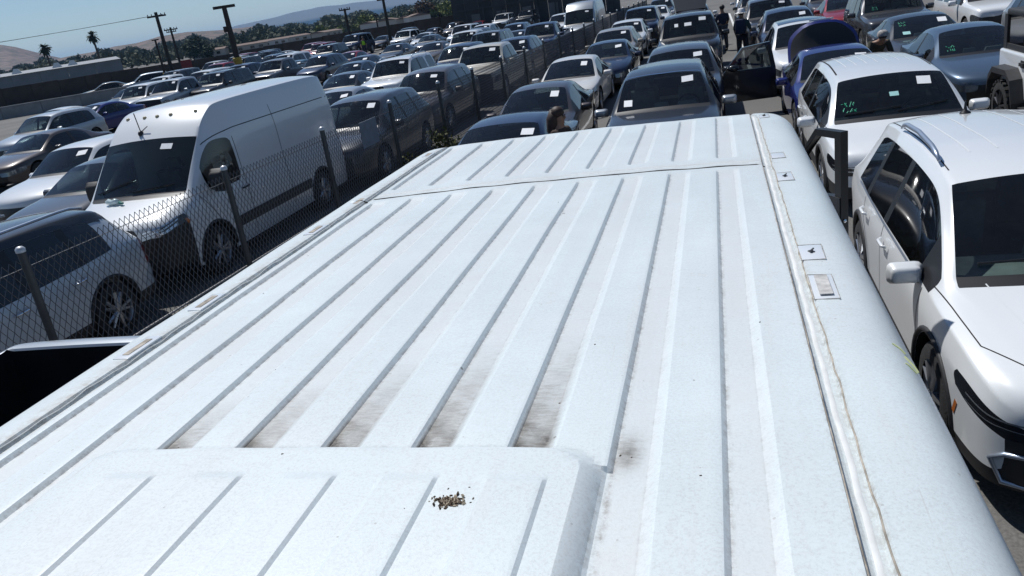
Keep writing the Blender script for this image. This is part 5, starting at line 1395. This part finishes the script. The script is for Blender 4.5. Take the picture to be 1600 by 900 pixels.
ridge('hill', [(-1350, 860, 48), (-1241.9, 1008.8, 56.8), (-1187.7, 1072.1, 58), (-1126.6, 1136.1, 55), (-1111.6, 1150.8, 48), (-1096.8, 1164.9, 38), (-1081.3, 1179.3, 28), (-1059.0, 1199.4, 15), (-1000, 1240, 5)], .72, 1.3, M_HILL, 'dry pinkish hill at the left', 3)
ridge('hill', [(-860, 840, 6), (-820.6, 875.5, 12), (-798.3, 895.9, 16), (-770.0, 920.4, 17.5), (-751.9, 935.2, 20.5), (-730.8, 951.8, 21), (-708.0, 968.9, 25), (-675.0, 992.2, 25), (-641.0, 1014.4, 21), (-605.2, 1036.2, 19), (-569.2, 1056.4, 12), (-500, 1095, 4)], .7, 1.3, M_HILL2, 'low brown hill right of the palms', 8)
ridge('mountain', [(-3900, 4560, 40), (-3268.5, 5031.6, 82), (-3015.3, 5187.3, 110), (-2827.2, 5292.1, 120), (-2631.6, 5392.1, 130), (-2388.6, 5504.1, 128), (-2138.0, 5606.2, 122), (-1796.9, 5724.6, 120), (-1361.3, 5843.5, 90), (-900, 5930, 60), (0, 6000, 40)], .85, 1.12, M_MTN, 'faint blue mountains on the horizon', 21, .25)

# ------------------------------------------------------------------ people
def skin_mesh(joints, edges, rad, lv=2):
    me = bpy.data.meshes.new('sk'); me.from_pydata([tuple(j) for j in joints], edges, []); me.update()
    o = bpy.data.objects.new('sk', me); COL.objects.link(o)
    md = o.modifiers.new('s', 'SKIN'); md.use_smooth_shade = True
    for i, r_ in enumerate(rad):
        sv = me.skin_vertices[0].data[i]; sv.radius = r_ if isinstance(r_, tuple) else (r_, r_); sv.use_root = (i == 0)
    ss = o.modifiers.new('u', 'SUBSURF'); ss.levels = lv
    m2 = evaluated(o); bpy.data.objects.remove(o)
    m2.polygons.foreach_set('use_smooth', [True] * len(m2.polygons))
    return m2
SKIN = mat('skin', (.30, .17, .11), .55)
def person(label, loc, rz, top, low, head=None, bend=0.0, group=None, headcol=(.02, .015, .012), hat=None, pack=None, sc=1.0, arms=(.35, .25), kneel=0.0, vest=None):
    e = empty('person', (loc[0], loc[1], 0), rz, (sc,) * 3); tag(e, label, 'person', group)
    B = lambda z, f=0.0: Vector((0, -math.sin(bend) * max(0, z - .95) - f, .95 + math.cos(bend) * (z - .95) - kneel if z > .95 else z - kneel))
    pel = Vector((0, 0, .95 - kneel)); sp_ = B(1.15); ch = B(1.36); nk = B(1.50); hd = B(1.60, .02); ht = B(1.72, .01)
    J = [pel, sp_, ch, nk, hd, ht]; E_ = [(0, 1), (1, 2), (2, 3), (3, 4), (4, 5)]; Rd = [(.15, .11), (.14, .10), (.17, .11), .058, (.085, .10), (.06, .07)]
    for s in (1, -1):
        n = len(J)
        sh = ch + Vector((s * .19, 0, .04)); el = sh + Vector((s * .07, -arms[0] * .28, -.27)); wr = el + Vector((s * -.01, -arms[1] * .8, -.22)); pm_ = wr + Vector((0, -.03, -.06))
        J += [sh, el, wr, pm_]; E_ += [(2, n), (n, n + 1), (n + 1, n + 2), (n + 2, n + 3)]; Rd += [.06, .043, .032, (.036, .022)]
        for q in range(5):
            a = (q - 2) * .016; m_ = len(J); L_ = (.07, .085, .09, .085, .065)[q]
            off = Vector((0, -.012 + (0.0 if q else -.03), -.02 if q else .01))
            J += [pm_ + Vector((0, a - .01, -.03)) + off, pm_ + Vector((-s * .015, a - .02, -.03 - L_)) + off]; E_ += [(n + 3, m_), (m_, m_ + 1)]; Rd += [.009, .008]
        n = len(J)
        hp_ = pel + Vector((s * .10, 0, -.03)); kn = Vector((s * .12, -.04 - kneel * .9, .50 - kneel * .35)); an = Vector((s * .12, .03 + kneel * .1, .09)); to = Vector((s * .14, -.13, .04))
        J += [hp_, kn, an, to]; E_ += [(0, n), (n, n + 1), (n + 1, n + 2), (n + 2, n + 3)]; Rd += [.095, .065, .045, (.045, .035)]
    body = mesh_obj('body', skin_mesh(J, E_, Rd), SKIN, e)
    # shirt: torso and upper arms
    J2 = [J[0] + Vector((0, 0, .02)), sp_, ch, nk - Vector((0, 0, .04))]; E2 = [(0, 1), (1, 2), (2, 3)]; R2 = [(.175, .13), (.165, .125), (.195, .13), (.08, .08)]
    for k in range(2):
        i0 = 6 + k * 18; n = len(J2); J2 += [J[i0], J[i0 + 1]]; E2 += [(2, n), (n, n + 1)]; R2 += [.08, .062]
    mesh_obj('shirt', skin_mesh(J2, E2, R2), top, e)
    J3 = [pel]; E3 = []; R3 = [(.165, .125)]
    for k in range(2):
        i0 = 6 + k * 18 + 14; n = len(J3); J3 += [J[i0], J[i0 + 1], J[i0 + 2]]; E3 += [(0, n), (n, n + 1), (n + 1, n + 2)]; R3 += [.115, .085, .07]
    mesh_obj('trousers', skin_mesh(J3, E3, R3), low, e)
    b = MB()
    for k in range(2):
        i0 = 6 + k * 18 + 16; b.ell((J[i0].x + .01, J[i0].y - .07, .05), (.055, .14, .05), 10, 6)
    b.build('shoes', M_TRIM, e, True)
    c = (hd + ht) / 2 + Vector((0, .015, .0))
    b = MB(); b.ell(c + Vector((0, .02, .045)), (.105, .115, .10), 14, 9); b.build('hair', mat('hair_%d' % int(headcol[0] * 1000), headcol, .6, var=.4, vscale=40), e, True)
    b = MB(); b.ell(c + Vector((0, -.105, -.03)), (.018, .022, .03), 6, 5); b.build('nose', SKIN, e, True)
    b = MB(); b.ell(c + Vector((-.035, -.095, .0)), (.014, .01, .01), 6, 5); b.ell(c + Vector((.035, -.095, .0)), (.014, .01, .01), 6, 5); b.build('eyes', M_TRIM, e, True)
    if hat:
        b = MB(); hb = c + Vector((0, .01, .03))
        pr_ = [(0.0, .20), (.02, .15), (.05, .125), (.12, .115), (.15, .07), (.155, .001)] if hat[1] == 'brim' else [(0, .122), (.05, .125), (.10, .105), (.13, .06), (.135, .001)]
        b.lathe(pr_, 16, 'z'); o = b.build('hat', hat[0], e, True, 50); o.location = hb
    if pack:
        me = rounded_box('bp', (.32, .18, .48), .06); o = mesh_obj('backpack', me, pack, e, sp_ + Vector((0, .20, .12)))
    if vest:
        b = MB(); Jv = [J[0] + Vector((0, 0, .05)), sp_, ch, nk - Vector((0, 0, .05))]
        mesh_obj('vest', skin_mesh(Jv, [(0, 1), (1, 2), (2, 3)], [(.19, .145), (.185, .145), (.215, .15), (.12, .11)]), vest, e)
    return e
M_HAT = bpy.data.materials.new('patterned_hat'); M_HAT.use_nodes = True
n_ = M_HAT.node_tree.nodes; vo = n_.new('ShaderNodeTexNoise'); vo.inputs['Scale'].default_value = 14; rp = n_.new('ShaderNodeValToRGB'); rp.color_ramp.interpolation = 'CONSTANT'; rp.color_ramp.elements[0].color = (.06, .06, .08, 1); rp.color_ramp.elements[1].color = (.75, .73, .72, 1); rp.color_ramp.elements[1].position = .47
tc_ = n_.new('ShaderNodeTexCoord'); M_HAT.node_tree.links.new(tc_.outputs['Object'], vo.inputs['Vector']); M_HAT.node_tree.links.new(vo.outputs[0], rp.inputs[0]); M_HAT.node_tree.links.new(rp.outputs[0], n_['Principled BSDF'].inputs['Base Color'])
M_HIVIS = mat('hi_vis_lime', (.30, .62, .02), .7)
cloth = lambda n, c: mat('cloth_' + n, c, .9, var=.2, vscale=14)
person('person in patterned sun hat and navy backpack standing in the aisle', (.86, 29.3), R(165), cloth('teal', (.03, .07, .08)), cloth('dark', (.02, .022, .035)), hat=(M_HAT, 'brim'), pack=cloth('navy', (.018, .025, .06)))
person('person in dark clothes walking far up the aisle', (.30, 35.0), R(200), cloth('ink', (.02, .025, .05)), cloth('grey', (.07, .07, .08)))
person('bent over worker in a lime safety vest above the white van roof', (-26.7, 51.2), R(60), cloth('dark', (.02, .022, .035)), cloth('ink', (.02, .025, .05)), bend=1.0, vest=M_HIVIS, sc=1.05, arms=(.6, .5))
person('worker in a lime vest standing by the far big suv', (-33.6, 77.0), R(20), cloth('dark', (.02, .022, .035)), cloth('ink', (.02, .025, .05)), vest=M_HIVIS, sc=1.05)
person('person with long brown hair beside the navy sedan', (-2.30, 11.75), R(70), cloth('brown', (.05, .03, .022)), cloth('dark', (.02, .022, .035)), headcol=(.035, .018, .012), sc=.94)
person('person in a striped beanie bending by the charcoal sedan', (3.55, 20.9), R(10), cloth('camo', (.05, .05, .035)), cloth('tan', (.14, .11, .08)), bend=.95, kneel=.12, hat=(mat('beanie', (.35, .33, .31), .9, var=.5, vscale=25), 'beanie'), sc=.98)
hair = [o for o in bpy.data.objects if o.name.startswith('hair') and o.parent and 'long brown hair' in o.parent.get('label', '')][0]
b = MB(); b.tube([(0, .05, 1.74), (0, .09, 1.6), (0, .11, 1.42), (0, .10, 1.25)], [.09, .125, .12, .06], 10); o = b.build('long_hair', hair.data.materials[0], hair.parent, True)

# ------------------------------------------------------------------ air
HAZE = True
if HAZE:
    hm = bpy.data.materials.new('air'); hm.use_nodes = True; N = hm.node_tree.nodes; N.remove(N['Principled BSDF'])
    pv = N.new('ShaderNodeVolumePrincipled'); pv.inputs['Color'].default_value = (.34, .62, 1.0, 1); pv.inputs['Density'].default_value = .00011; pv.inputs['Anisotropy'].default_value = .1
    hm.node_tree.links.new(pv.outputs[0], N['Material Output'].inputs['Volume'])
    b = MB(); b.box((-500, 3500, 87), (19200, 11500, 176)); tag(b.build('haze', hm), 'thin pale haze over the lot and hills', 'haze', kind='stuff')
